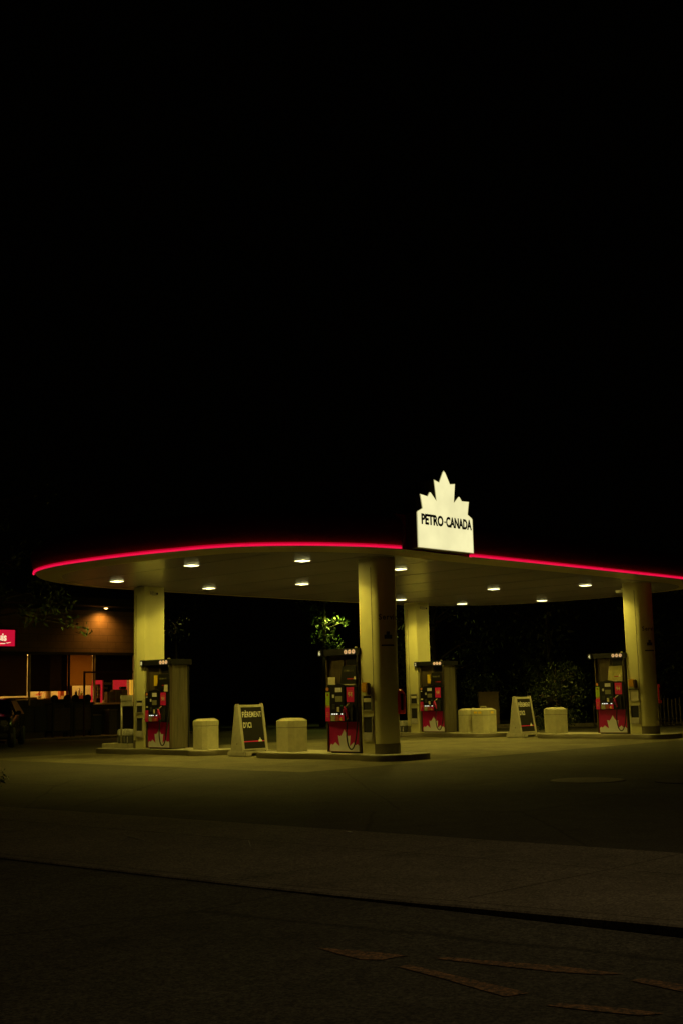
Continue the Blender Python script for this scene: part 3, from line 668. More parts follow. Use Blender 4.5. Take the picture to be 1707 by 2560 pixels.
# ---------------------------------------------------------------- litter bins and A-boards
def litter_bin(w, u, label, hw=0.31, lid=0.62, rot=0, stickers=False, handle=False):
    t = thing('litter_bin', (w, u, ISL), label, 'litter bin', 'concrete litter bins on the islands', rot)
    c = hw * 0.36
    def oc(h, k): return [(h, -h + k), (h, h - k), (h - k, h), (-h + k, h), (-h, h - k), (-h, -h + k), (-h + k, -h), (h - k, -h)]
    MB().prism(oc(hw, c), 0, lid).build('body', M_BIN, t)
    MB().prism(oc(hw - 0.012, c), lid, lid + 0.012).build('joint', mat('joint_dark', (0.1, 0.09, 0.07), 0.8), t)
    l_ = MB(); l_.prism(oc(hw + 0.004, c), lid + 0.012, 0.80, caps=True); l_.prism(oc(hw + 0.004, c), 0.8001, 0.865, top=oc(hw * 0.68, c * 0.68))
    lo = l_.build('lid', M_BIN, t)
    if stickers:
        for s_ in (-1, 1):
            MB().box((-hw - 0.006, s_ * 0.1 - 0.07, 0.68), (-hw - 0.0045, s_ * 0.1 + 0.07, 0.76)).build('yellow_label', M_STYE, lo)
            MB().box((-0.08, -hw - 0.006, 0.68), (0.08, -hw - 0.0045, 0.76)).build('yellow_label', M_STYE, lo) if s_ > 0 else None
    if handle: MB().tube([(-0.02, 0.12, 0.86), (-0.02, 0.12, 0.93), (-0.02, -0.12, 0.93), (-0.02, -0.12, 0.86)], 0.012, 8).build('handle', M_SILV, lo)
litter_bin(0.35, 2.24, 'wide concrete litter bin left of the pump numbered 6', 0.345)
litter_bin(0.35, 5.81, 'concrete litter bin right of the pump numbered 8', 0.305, 0.66)
litter_bin(12.93, 6.2, 'left bin of the touching pair by the pump numbered 2', 0.31, 0.62)
litter_bin(12.80, 5.40, 'right bin of the touching pair, with yellow labels and a handle', 0.365, 0.62, stickers=True, handle=True)
litter_bin(12.93, 2.43, 'concrete litter bin left of the pump numbered 4', 0.325, 0.62)

def a_board(w, u, label):
    # board faces -y; sides are closed trapezoids
    t = thing('a_board', (w, u, 0), label, 'a-board sign', 'a-board signs between the islands')
    Wd = 0.94; Db = 0.50; Dt = 0.12; H = 1.42; zb = 0.15
    def prof(x0, x1, nm, m_, par):
        b = MB(); v = [(y, z) for y, z in ((-Db/2, zb), (Db/2, zb), (Dt/2, H - 0.03), (Dt/2 - 0.03, H), (-Dt/2 + 0.03, H), (-Dt/2, H - 0.03))]
        n_ = len(v); b.add([(x0, y, z) for y, z in v] + [(x1, y, z) for y, z in v], [(i, (i+1) % n_, n_ + (i+1) % n_, n_ + i) for i in range(n_)] + [tuple(range(n_)), tuple(n_ + i for i in range(n_))])
        return b.build(nm, m_, par)
    prof(-Wd/2, -Wd/2 + 0.05, 'side_panel', M_AFR, t); prof(Wd/2 - 0.05, Wd/2, 'side_panel', M_AFR, t)
    inner = MB(); yb, yt = -Db/2 + 0.035, -Dt/2 + 0.02
    inner.add([(-Wd/2 + .05, yb, zb), (Wd/2 - .05, yb, zb), (Wd/2 - .05, yt, H - .03), (-Wd/2 + .05, yt, H - .03), (-Wd/2 + .05, -yb, zb), (Wd/2 - .05, -yb, zb), (Wd/2 - .05, -yt, H - .03), (-Wd/2 + .05, -yt, H - .03)], [(0,1,2,3),(5,4,7,6),(3,2,6,7),(0,4,5,1)])
    inner.build('shell', M_AFR, t)
    sl = Vector((0, (-Dt/2) - (-Db/2), H - zb)).normalized(); rg = Vector((1, 0, 0)); nn = rg.cross(sl)
    O = Vector((-Wd/2, -Db/2 + 0.028, zb)); LL = math.hypot((Db - Dt)/2, H - zb)
    def P(a, c, d=0): return O + rg * a + sl * c + nn * d
    def slabp(a0, a1, c0, c1, d0, d1, nm, m_, par):
        v = [P(a0, c0, d0), P(a1, c0, d0), P(a1, c1, d0), P(a0, c1, d0), P(a0, c0, d1), P(a1, c0, d1), P(a1, c1, d1), P(a0, c1, d1)]
        return MB().add(v, [(0,3,2,1),(4,5,6,7),(0,1,5,4),(1,2,6,5),(2,3,7,6),(3,0,4,7)]).build(nm, m_, par)
    bd = slabp(0.085, Wd - 0.085, 0.05, LL - 0.10, 0.006, 0.016, 'board', M_BOARD, t)
    for a0, a1, c0, c1 in ((0.05, 0.085, 0.02, LL - 0.07), (Wd - 0.085, Wd - 0.05, 0.02, LL - 0.07), (0.085, Wd - 0.085, 0.02, 0.05), (0.085, Wd - 0.085, LL - 0.10, LL - 0.07)):
        slabp(a0, a1, c0, c1, 0.006, 0.03, 'board_frame', M_AFR, bd)
    text('lettering', 'FIÈREMENT', P(0.125, LL - 0.37, 0.018), rg, sl, 0.21, M_TXW, bd, off=0.003, space=1.12, fit=0.70)
    text('lettering', "D'ICI", P(0.125, LL - 0.66, 0.018), rg, sl, 0.21, M_TXW, bd, off=0.003, space=1.12, fit=0.30)
    slabp(0.085, Wd - 0.09, 0.235, 0.262, 0.0165, 0.019, 'red_bar', M_STRED, bd)
    v = [P(0.62, 0.235, 0.021), P(0.76, 0.235, 0.021), P(0.74, 0.29, 0.021), P(0.715, 0.30, 0.021), P(0.69, 0.355, 0.021), P(0.665, 0.30, 0.021), P(0.64, 0.29, 0.021)]
    MB().add(v, [tuple(range(7))]).build('leaf_emblem', M_TXW, bd)
    for s_ in (-1, 1):
        ft = MB(); ft.bbox((s_ * (Wd/2 - 0.09) - 0.13, -Db/2 - 0.15, 0.0), (s_ * (Wd/2 - 0.09) + 0.13, Db/2 + 0.12, 0.148), 0.03); ft.build('foot', M_AFR, t)
    MB().bbox((-Wd/2 + 0.17, -Db/2 - 0.08, 0.085), (Wd/2 - 0.17, -Db/2 + 0.10, 0.146), 0.008).build('base_rail', M_AFR, t)
    MB().lathe([(0.018, 0), (0.016, 0.004)], 12, Matrix.Translation((-Wd/2 - 0.001, -0.02, 0.34)) @ Matrix.Rotation(R(-90), 4, 'Y')).build('drain_plug', M_BROWN, t)
a_board(0.36, 3.95, 'a-board reading FIÈREMENT D\'ICI between the two near bins')
a_board(12.95, 3.83, 'a-board reading FIÈREMENT D\'ICI at the rear, right of the bin pair')

# ---------------------------------------------------------------- washer fluid stacks, block and stand
def jugs(w, u, label, nx=2, ny=4, z=0.0):
    t = thing('washer_fluid_stack', (w, u, z), label, 'washer fluid', 'stacks of washer fluid jugs')
    for a in range(ny):
        for b in range(nx):
            x, y = b * 0.2, a * 0.155
            MB().bbox((x, y, 0.0), (x + 0.17, y + 0.14, 0.23), 0.025).build('jug', mat('jug_dark', (0.1, 0.1, 0.09), 0.4), t)
            j = MB().bbox((x, y, 0.24), (x + 0.17, y + 0.14, 0.43), 0.03).build('jug', mat('jug_white', (0.6, 0.6, 0.55), 0.5, var=0.35, vscale=14), t)
    for a in range(ny): MB().box((-0.003, a * 0.155 + 0.05 + 0.01 * a, 0.03), (-0.001, a * 0.155 + 0.075, 0.21)).build('jug_label', M_STWH, t)
jugs(0.15, 9.25, 'stack of white and dark washer fluid jugs left of the left column', z=0.28)
jugs(12.75, 9.15, 'stack of washer fluid jugs by the rear middle column, beside the front column', z=ISL)
blk = thing('kerb_block', (0.3, 9.85, ISL), 'low pale concrete block on the left end of the left island', 'concrete block')
MB().bbox((-0.28, -0.75, 0), (0.5, 0.62, 0.128), 0.015).build('block', M_BIN, blk)
st = thing('notice_stand', (0.1, 9.55, 0.28), 'thin pole holding a small panel, left of the left column', 'sign stand')
MB().tube([(0, 0, 0), (0, 0, 1.46)], 0.028, 10).build('pole', M_AFR, st)
MB().bbox((-0.04, -0.60, 1.13), (0.0, -0.03, 1.46), 0.008).build('panel', M_AFR, st)
MB().box((-0.046, -0.58, 1.28), (-0.041, -0.05, 1.295)).build('panel_rail', M_STEELD, st)

# ---------------------------------------------------------------- shop building behind on the left
U = 24.3
shop = thing('shop_building', (0, U, 0), 'dim brown shop with lit windows behind the left column', 'building')
M_WALLB = None
def panelwall():
    mt = mat('shop_wall', (0.28, 0.18, 0.11), 0.75, var=0.15, vscale=2, bump=0.2)
    nt = mt.node_tree; N = nt.nodes; L = nt.links; b = N['Principled BSDF']; src = b.inputs['Base Color'].links[0].from_socket
    tc = N.new('ShaderNodeTexCoord'); mp = N.new('ShaderNodeMapping'); mp.inputs['Rotation'].default_value = (R(90), 0, 0); L.new(tc.outputs['Object'], mp.inputs[0])
    br = N.new('ShaderNodeTexBrick'); br.inputs['Scale'].default_value = 1.0; br.inputs['Brick Width'].default_value = 0.9; br.inputs['Row Height'].default_value = 0.3
    br.inputs['Mortar Size'].default_value = 0.012; br.inputs['Color1'].default_value = (1,1,1,1); br.inputs['Color2'].default_value = (.93,.93,.93,1); br.inputs['Mortar'].default_value = (.6,.6,.6,1)
    L.new(mp.outputs[0], br.inputs['Vector'])
    mx = N.new('ShaderNodeMix'); mx.data_type = 'RGBA'; mx.blend_type = 'MULTIPLY'; mx.inputs[0].default_value = 1; L.new(src, mx.inputs[6]); L.new(br.outputs[0], mx.inputs[7]); L.new(mx.outputs[2], b.inputs['Base Color'])
    return mt
M_WALLB = panelwall()
XL, XR = -14.0, 12.2
MB().box((XL, 0.0, 3.74), (XR, 0.35, 5.6)).build('upper_wall', M_WALLB, shop)
MB().box((XL, 0.0, 1.4205), (9.0, 0.35, 1.70)).build('lower_wall', mat('shop_lower_wall', (0.06, 0.05, 0.04), 0.8), shop)
MB().box((XL, 0.0, 0.0), (XR, 0.35, 1.42)).build('lower_wall', mat('shop_lower_wall', (0.06, 0.05, 0.04), 0.8), shop)
MB().box((XL, -0.06, 3.62), (XR, 0.30, 3.735)).build('window_header', mat('dark_header', (0.02, 0.016, 0.012), 0.6), shop)
MB().bbox((XL - 0.4, -0.9, 5.75), (XR + 0.3, 12.0, 6.1), 0.03).build('roof', mat('shop_roof', (0.05, 0.045, 0.035), 0.7), shop)
MB().box((XL, -0.02, 5.605), (XR, 0.3, 5.745)).build('roof_trim', MATS['dark_header'], shop)
MB().box((XR - 0.3, 0.36, 0.0), (XR, 10.0, 5.6)).build('end_wall', M_WALLB, shop)
MB().box((XL, 0.36, 0.0), (XL + 0.3, 10.0, 5.6)).build('end_wall', M_WALLB, shop)
MB().box((XL + .31, 9.6, 0.0), (XR - .31, 9.9, 5.6)).build('rear_wall', M_WALLB, shop)
MB().box((XL + .31, 0.36, 3.76), (XR - .31, 9.55, 3.9)).build('inner_ceiling', mat('inner_ceiling', (0.25, 0.2, 0.13), 0.8), shop)
MB().box((XL + .31, 0.36, 0.0), (XR - .31, 9.55, 0.05)).build('inner_floor', mat('inner_floor', (0.2, 0.16, 0.1), 0.6), shop)
MB().box((XL + .31, 3.4, 0.06), (XR - .31, 3.5, 3.75)).build('inner_wall', mat('inner_wall', (0.6, 0.5, 0.26), 0.8, var=0.3, vscale=1.2), shop)
for x, wd, mm in ((5.92, 0.07, M_STCR), (9.21, 0.07, M_STCR), (7.9, 0.05, MATS['dark_header']), (11.42, 0.05, MATS['dark_header']), (3.2, 0.07, M_STCR), (0.4, 0.07, M_STCR)):
    MB().box((x - wd / 2, -0.03, 1.46), (x + wd / 2, 0.08, 3.615)).build('mullion', mat('mullion_tan', (0.6, 0.45, 0.2), 0.4, 0.1) if mm is M_STCR else mm, shop)
gm = bpy.data.materials.new('window_glass'); gm.use_nodes = True
gb = gm.node_tree.nodes['Principled BSDF']; gb.inputs['Base Color'].default_value = (0.8, 0.72, 0.55, 1); gb.inputs['Transmission Weight'].default_value = 1; gb.inputs['Roughness'].default_value = 0.02; gb.inputs['IOR'].default_value = 1.05
for a, c in ((3.24, 5.88), (5.96, 7.87), (7.93, 9.17), (9.25, 11.39)):
    MB().box((a, 0.1, 1.45), (c, 0.106, 3.61)).build('window_pane', gm, shop)
MB().bbox((5.1, 0.22, 1.705), (6.45, 0.7, 1.80), 0.01).build('window_sill', mat('sill_tan', (0.6, 0.36, 0.12), 0.5), shop)
MB().bbox((6.75, 0.22, 1.705), (7.3, 0.7, 1.75), 0.01).build('window_sill', MATS['sill_tan'], shop)
MB().bbox((9.0, -0.25, 1.425), (XR - 0.3, 0.34, 1.475), 0.01).build('window_sill', MATS['sill_tan'], shop)
# shades drawn down behind the glass
def shade_mat(nm, col, t_):
    mt = mat(nm, col, 0.9, var=0.12, vscale=1.5); b = mt.node_tree.nodes['Principled BSDF']
    nt = mt.node_tree; tr_ = nt.nodes.new('ShaderNodeBsdfTranslucent'); tr_.inputs[0].default_value = (*[min(c * 1.6, 1) for c in col], 1)
    ms = nt.nodes.new('ShaderNodeMixShader'); ms.inputs[0].default_value = t_; nt.links.new(b.outputs[0], ms.inputs[1]); nt.links.new(tr_.outputs[0], ms.inputs[2])
    nt.links.new(ms.outputs[0], nt.nodes['Material Output'].inputs[0]); return mt
SH1 = shade_mat('shade_brown', (0.34, 0.22, 0.09), 0.7); SH2 = shade_mat('shade_dark', (0.07, 0.05, 0.03), 0.3); SH3 = shade_mat('shade_olive', (0.11, 0.085, 0.04), 0.4)
for a, c, zb, mm in ((3.24, 5.90, 1.86, SH3), (5.93, 7.02, 2.04, SH2), (7.02, 7.62, 2.04, SH3), (7.62, 7.90, 2.04, SH2), (7.88, 9.20, 2.27, SH1), (9.22, 11.42, 2.50, SH2)):
    MB().box((a, 0.16 if mm is not SH3 else 0.163, zb), (c, 0.18, 3.70)).build('shade', mm, shop)
l_ = bpy.data.lights.new('interior_light', 'AREA'); l_.shape = 'RECTANGLE'; l_.size = 8; l_.size_y = 1.5; l_.energy = 260; l_.color = (1, 0.66, 0.2)
lo = bpy.data.objects.new('interior_light', l_); C.objects.link(lo); lo.location = (7.5, 2.4, 3.7); lo.parent = shop
# fitting under the eaves that washes the wall
wl = thing('eaves_light', (9.49, U - 0.45, 5.745), 'small warm downlight under the shop eaves', 'wall light')
MB().lathe([(0.10, 0.0), (0.12, -0.03), (0.09, -0.05)], 20).build('housing', M_BLACK, wl)
MB().lathe([(0.085, -0.051), (0.07, -0.075), (0.02, -0.085)], 20).build('lens', emat('warm_lens', (1.0, 0.62, 0.2), 9.0), wl)
spot('lamp_light', (0, 0.0, -0.11), (0, 0.10, -1), 120, (1, 0.44, 0.06), R(150), 1.0, 0.05, wl)
# the red lit sign at the left edge
rs_ = thing('shop_sign', (0, 0, 0), 'red lit shop sign with white lettering at the left edge', 'sign')
MB().bbox((2.4, U - 0.32, 3.9), (5.12, U - 0.01, 4.66), 0.03).build('cabinet', mat('sign_cab_red', (0.25, 0.01, 0.02), 0.5), rs_)
MB().box((2.44, U - 0.335, 3.94), (4.98, U - 0.325, 4.62)).build('lit_face', emat('red_face', (0.9, 0.008, 0.05), 0.62), rs_)
text('lettering', 'uis', (4.19, U - 0.345, 4.17), (1, 0, 0), (0, 0, 1), 0.44, emat('white_letter', (0.95, 0.82, 0.5), 1.0), rs_, xs=0.82, off=0.012)
MB().tube([(4.1, U - 0.345, 4.03), (4.5, U - 0.345, 4.05), (4.78, U - 0.345, 4.10)], [0.012, 0.018, 0.008], 6).build('underline', MATS['white_letter'], rs_)

# window display and inner furnishings (things standing inside behind the sill)
def disp(name, a, b, m_, label, cat, bev=0.0):
    o = (MB().bbox(a, b, bev) if bev else MB().box(a, b)).build(name, m_)
    return tag(o, label, cat)
M_PRED = mat('panel_red', (0.85, 0.04, 0.05), 0.5, emit=(1.0, 0.03, 0.05), estr=0.42)
disp('display_panel', (9.40, U + 0.52, 1.50), (10.0, U + 0.56, 2.52), M_PRED, 'left lit red panel inside the shop window', 'display panel')
disp('display_panel', (10.56, U + 0.52, 1.50), (11.34, U + 0.56, 2.52), M_PRED, 'right lit red panel inside the shop window', 'display panel')
pp_ = thing('window_poster', (0, 0, 0), 'black poster with pale lettering between two red panels', 'poster')
MB().box((10.01, U + 0.50, 1.6), (10.55, U + 0.54, 2.52)).build('sheet', M_BLACKM, pp_)
for a in (10.01, 10.52): MB().box((a, U + 0.485, 1.6), (a + 0.03, U + 0.499, 2.52)).build('border', mat('lit_edge', (0.8, 0.6, 0.3), 0.5), pp_)
text('lettering', 'FIÈREMENT', (10.06, U + 0.492, 2.30), (1, 0, 0), (0, 0, 1), 0.15, mat('lit_text', (0.9, 0.75, 0.5), 0.5), pp_, fit=0.44)
text('lettering', "D'ICI", (10.06, U + 0.492, 2.10), (1, 0, 0), (0, 0, 1), 0.15, MATS['lit_text'], pp_, fit=0.2)
for i, (a, c, z1, lb) in enumerate(((9.76, 10.08, 1.98, 'brown carton on the window sill, left and lowest of three'), (10.09, 10.45, 2.07, 'brown carton on the window sill, middle of three'), (10.46, 10.86, 2.07, 'brown carton on the window sill, right of three'))):
    t = thing('carton', (0, 0, 0), lb, 'carton', 'cartons on the shop window sill')
    MB().bbox((a, U - 0.2, 1.48), (c, U + 0.05, z1), 0.01).build('box', mat('carton_brown', (0.2, 0.13, 0.06), 0.8, var=0.25), t)
    MB().box((a + 0.12, U - 0.203, 1.5), (a + 0.16, U - 0.201, z1 - 0.01)).build('tape', mat('tape', (0.32, 0.22, 0.1), 0.4), t)
    for q in (0.0, 0.3): MB().box((a + 0.03, U - 0.203, 1.62 + q), (a + 0.09, U - 0.201, 1.68 + q)).build('print_mark', mat('carton_print', (0.3, 0.04, 0.03), 0.6), t)
disp('till', (10.55, U - 0.15, 2.075), (10.85, U + 0.02, 2.20), M_BLACKM, 'small dark box on top of the cartons in the window', 'box', 0.02)
rk = thing('packet_rack', (0, 0, 0), 'tall narrow rack of pale packets before the left red panel', 'rack')
MB().bbox((9.55, U + 0.32, 1.50), (9.76, U + 0.42, 2.32), 0.01).build('frame', M_BLACKM, rk)
for q in range(5): MB().bbox((9.56 + 0.02 * (q % 2), U + 0.27, 1.70 + q * 0.12), (9.72 + 0.02 * (q % 2), U + 0.315, 1.80 + q * 0.12), 0.008).build('packet', M_STCR if q % 2 else mat('packet_ochre', (0.6, 0.42, 0.12), 0.5), rk)
disp('cabinet', (8.36, U + 1.4, 0.06), (8.56, U + 1.6, 2.3), mat('cab_orange', (0.75, 0.2, 0.1), 0.5), 'orange panel at the left of the yellow lit interior', 'panel')
disp('wall_hanging', (8.42, U + 1.0, 1.80), (8.72, U + 1.05, 2.28), mat('hang_maroon', (0.14, 0.01, 0.02), 0.7), 'dark maroon banner hanging inside the lit window', 'banner')
disp('counter', (8.3, U + 0.9, 0.06), (9.4, U + 1.3, 1.84), mat('counter_wood', (0.5, 0.35, 0.14), 0.5), 'low wooden counter inside the middle window', 'counter', 0.02)
for q, (a, zz, mm_) in enumerate(((8.95, 2.05, M_BLACKM), (9.12, 2.16, M_STCR), (9.25, 2.0, M_STGR))):
    t = thing('counter_item', (a, U + 1.05, 1.841), ('small dark item', 'pale item', 'green item')[q] + ' standing on the middle window counter', 'goods', 'goods on the counter')
    MB().lathe([(0.05, 0), (0.055, zz - 1.9), (0.03, zz - 1.86)], 12).build('bottle', mm_, t); MB().lathe([(0.02, zz - 1.859), (0.02, zz - 1.82)], 10).build('cap', M_BLACKM, t)
wp = thing('wall_pillar', (0, 0, 0), 'pale yellow lit pillar at the left window', 'pillar'); MB().lathe([(0.13, 0.06), (0.13, 2.2), (0.13, 3.7)], 16, Matrix.Translation((7.37, U + 0.85, 0))).build('shaft', mat('pillar_lit', (0.9, 0.72, 0.35), 0.5), wp)
MB().lathe([(0.15, 1.6), (0.15, 1.72)], 16, Matrix.Translation((7.37, U + 0.85, 0))).build('collar', MATS['sill_tan'], wp)
tb_ = thing('shelf_table', (0, 0, 0), 'dark shelf holding the red flowers inside the left window', 'shelf')
MB().bbox((6.6, U + 0.72, 1.70), (7.2, U + 1.0, 1.74), 0.005).build('top', MATS['sill_tan'], tb_); MB().bbox((6.65, U + 0.8, 0.06), (7.15, U + 0.95, 1.699), 0.005).build('cabinet', M_BLACKM, tb_)
fl = thing('flower_pot', (6.95, U + 0.85, 1.741), 'red bouquet in a pot inside the left window', 'flowers')
MB().lathe([(0.06, 0), (0.09, 0.1)], 14).build('pot', M_TRIM, fl)
rg_ = random.Random(3); fb = MB()
for k in range(60):
    p = Vector((rg_.gauss(0, .09), rg_.gauss(0, .07), 0.19 + rg_.gauss(0, .05))); s_ = 0.035
    a = Vector((rg_.gauss(0, 1), rg_.gauss(0, 1), rg_.gauss(0, 1))).normalized() * s_; b = a.orthogonal().normalized() * s_
    fb.add([p - a, p - b, p + a, p + b], [(0, 1, 2, 3)])
fb.build('blooms', mat('bloom_red', (0.85, 0.03, 0.04), 0.6), fl)
disp('lit_panel', (11.53, U + 0.5, 1.5), (11.76, U + 0.56, 2.52), mat('strip_lit', (0.9, 0.65, 0.1), 0.5, emit=(1, .55, .05), estr=0.6), 'bright yellow lit strip at the right end of the shop window', 'lit panel')

# outdoor items before the shop
M_DKG = mat('dark_green_metal', (0.02, 0.024, 0.016), 0.5); M_MESHP = mat('cage_panel', (0.12, 0.095, 0.065), 0.8, var=0.3, vscale=12)
def cage(x, label, wd=0.98):
    t = thing('merchandise_cage', (x, U - 1.0, 0), label, 'merchandise cage', 'dark cages outside the shop')
    for sx in (0, wd - 0.09):
        for sy in (0, 0.52): MB().bbox((sx, sy, 0.0), (sx + 0.09, sy + 0.08, 1.46), 0.01).build('post', M_DKG, t)
    MB().bbox((0.09, 0.02, 0.38), (wd - 0.09, 0.05, 1.32), 0.005).build('mesh_panel', M_MESHP, t)
    MB().bbox((0.0, 0.085, 0.30), (wd, 0.515, 0.37), 0.01).build('shelf', M_DKG, t)
    MB().bbox((-0.02, -0.03, 1.462), (wd + 0.02, 0.62, 1.54), 0.01).build('top', M_DKG, t)
    for s_ in (0.1, wd - 0.25):
        MB().lathe([(0.16, 0), (0.17, 0.05), (0.16, 0.1)], 18, Matrix.Translation((s_ + 0.07, 0.1, 1.71)) @ Matrix.Rotation(R(-90), 4, 'X')).build('round_load', M_BLACKM, t)
    MB().bbox((0.2, 0.05, 1.545), (wd - 0.2, 0.35, 1.70), 0.03).build('load', M_BLACKM, t)
cage(6.45, 'left of two dark cages with brown panels outside the shop'); cage(7.49, 'right of two dark cages with brown panels outside the shop')
ib = thing('ice_chest', (4.85, U - 1.1, 0), 'dark double-door chest outside the shop, left of the cages', 'ice chest')
MB().bbox((0, 0, 0.35), (1.25, 0.7, 1.42), 0.02).build('body', M_BLACKM, ib)
MB().bbox((0.03, -0.03, 0.42), (0.61, -0.001, 1.36), 0.01).build('door', M_BLACK, ib); MB().bbox((0.64, -0.03, 0.42), (1.22, -0.001, 1.36), 0.01).build('door', M_BLACK, ib)
MB().bbox((0.1, 0.05, 0.0), (1.15, 0.65, 0.349), 0.02).build('base', mat('chest_base', (0.09, 0.08, 0.06), 0.8), ib)
fr_ = thing('metal_frame', (7.76, U - 1.35, 0), 'thin dark red metal frame standing before the shop window', 'frame')
M_MAR = mat('frame_maroon', (0.07, 0.012, 0.01), 0.6)
MB().bbox((0, 0, 0), (0.07, 0.07, 2.86), 0.006).build('post', M_MAR, fr_); MB().bbox((2.63, 0, 0), (2.70, 0.07, 2.86), 0.006).build('post', M_MAR, fr_); MB().bbox((0.071, 0.0, 2.78), (2.629, 0.07, 2.86), 0.006).build('top_rail', M_MAR, fr_)
for x, lb in ((8.62, 'low dark bench box under the sill, left one'), (9.46, 'upright brown board under the sill, right one')):
    t = thing('planter_box', (x, U - 0.8, 0), lb, 'box')
    MB().bbox((0, 0, 0.05), (0.42, 0.4, 0.95 if x < 9 else 1.15), 0.02).build('box', M_MESHP if x > 9 else M_DKG, t)
    MB().bbox((-0.02, -0.02, 0.951 if x < 9 else 1.151), (0.44, 0.42, 1.0 if x < 9 else 1.2), 0.01).build('lid', mat('dull_tan', (0.2, 0.15, 0.08), 0.6), t)
tag(MB().prism([(3.5, U - 2.2), (XR + 1, U - 2.2), (XR + 1, U - 0.01), (3.5, U - 0.01)], 0.0, 0.10).build('shop_walkway', M_KERB), kind='structure')

# ---------------------------------------------------------------- trees and shrubs (leaf clumps on limbs)
def leafmat(nm, col):
    mt = bpy.data.materials.new(nm); mt.use_nodes = True; nt = mt.node_tree; b = nt.nodes['Principled BSDF']
    g = nt.nodes.new('ShaderNodeNewGeometry'); rp = nt.nodes.new('ShaderNodeValToRGB')
    rp.color_ramp.elements[0].color = (*[c * 0.55 for c in col], 1); rp.color_ramp.elements[1].color = (*[c * 1.5 for c in col], 1)
    nt.links.new(g.outputs['Random Per Island'], rp.inputs[0]); nt.links.new(rp.outputs[0], b.inputs['Base Color']); b.inputs['Roughness'].default_value = 0.5
    return mt
M_LF = leafmat('foliage_dark', (0.045, 0.065, 0.022)); M_LF2 = leafmat('foliage_green', (0.06, 0.10, 0.02))
M_LF3 = leafmat('foliage_shrub', (0.022, 0.036, 0.010))
M_BARK = mat('bark', (0.07, 0.05, 0.035), 0.9, var=0.3, vscale=8, bump=0.6, bscale=20)
def crown(rs, centres, per, size, spread, name, material, parent, loc, droop=0.2, long=1.0):
    V = []; F = []
    for c, rad in centres:
        n = int(per * rad * rad)
        d = rs.normal(size=(n, 3)); d /= np.linalg.norm(d, axis=1)[:, None]
        r = rad * rs.uniform(0.35, 1.0, size=(n, 1)) ** 0.6
        P = np.array(c) + d * r * np.array([1, 1, 0.75])
        a = rs.normal(size=(n, 3)); a[:, 2] -= droop; a /= np.linalg.norm(a, axis=1)[:, None]
        b = np.cross(a, rs.normal(size=(n, 3))); b /= np.linalg.norm(b, axis=1)[:, None]
        s_ = size * rs.uniform(0.6, 1.3, size=(n, 1))
        a = a * s_ * long; b = b * s_ * 0.42
        q = np.stack([P - a, P - b * 0.9, P + a, P + b * 0.9], axis=1).reshape(-1, 3)
        k = len(V) and sum(len(x) for x in V) or 0
        V.append(q); F.append(np.arange(n * 4).reshape(-1, 4) + k)
    V = np.concatenate(V); F = np.concatenate(F)
    me = bpy.data.meshes.new(name); me.from_pydata(V.tolist(), [], F.tolist()); me.materials.append(material); me.update()
    o = bpy.data.objects.new(name, me); C.objects.link(o); o.parent = parent
    return o
def tree(x, y, h, rad, label, seed, mt=None, base=0.35, per=90, size=0.11, group='trees behind the forecourt', name='tree', cat='tree', nb=16, trunk=0.16):
    rs = np.random.RandomState(seed)
    t = thing(name, (x, y, 0), label, cat, group)
    cs = []; br = MB()
    br.tube([(0, 0, 0), (0.05, 0.03, h * 0.3), (0.0, 0.1, h * 0.6), (0.05, 0.05, h * 0.88)], [trunk, trunk * 0.8, trunk * 0.5, trunk * 0.15], 8)
    for k in range(nb):
        an = rs.uniform(0, 6.283); zz = h * rs.uniform(base, 0.92); f = (zz / h - base) / (1 - base)
        rr_ = rad * math.sqrt(max(1 - (2 * f - 0.85) ** 2 * 0.75, 0.1)) * rs.uniform(0.35, 0.85)
        c = (rr_ * math.cos(an), rr_ * math.sin(an), zz); cr = rad * rs.uniform(0.26, 0.46); cs.append((c, cr))
        br.tube([(0, 0.05, max(zz - rr_ * 0.5, h * 0.15)), (c[0] * 0.5, c[1] * 0.5, zz - rr_ * 0.15), c], [trunk * 0.35, trunk * 0.2, 0.015], 5)
    br.build('trunk', M_BARK, t)
    crown(rs, cs, per, size, 1, 'crown', mt or M_LF, t, None)
    return t
TL = [(19.8, 7.0, 2.9, 1.35, 'rounded green shrub behind the bin left of the pump numbered 4', 0.05, 'shrub'),
      (21.5, 14.8, 7.5, 3.0, 'dark tree behind the pump numbered 2', 0.2, 'tree'), (25.0, 10.8, 8.5, 3.2, 'dark tall tree behind the rear a-board', 0.2, 'tree'),
      (26.5, 6.6, 8.0, 3.0, 'dark tree above the rounded shrub', 0.2, 'tree'), (28.0, 2.6, 8.5, 3.0, 'dark tree directly behind the pump numbered 4', 0.2, 'tree'),
      (29.0, -1.2, 8.0, 2.8, 'dark tree at the right edge behind the right column', 0.2, 'tree'),
      (22.6, 9.4, 2.6, 1.3, 'low dark bush between the rear a-board and the shrub', 0.05, 'shrub'), (22.5, 12.9, 2.4, 1.2, 'low dark bush right of the pump numbered 2', 0.05, 'shrub'),
      (21.8, 5.3, 2.2, 1.0, 'low dark bush right of the rounded shrub', 0.05, 'shrub')]
for i, (x, y, h, rd, lb, bs, kd) in enumerate(TL):
    tree(x, y, h, rd, lb, 20 + i, M_LF3 if i == 0 else M_LF, bs, 420 if kd == 'shrub' else 70, 0.065 if kd == 'shrub' else 0.15, 'trees and shrubs behind the forecourt', kd, kd, 26 if kd == 'shrub' else 20, 0.05 if kd == 'shrub' else 0.16)
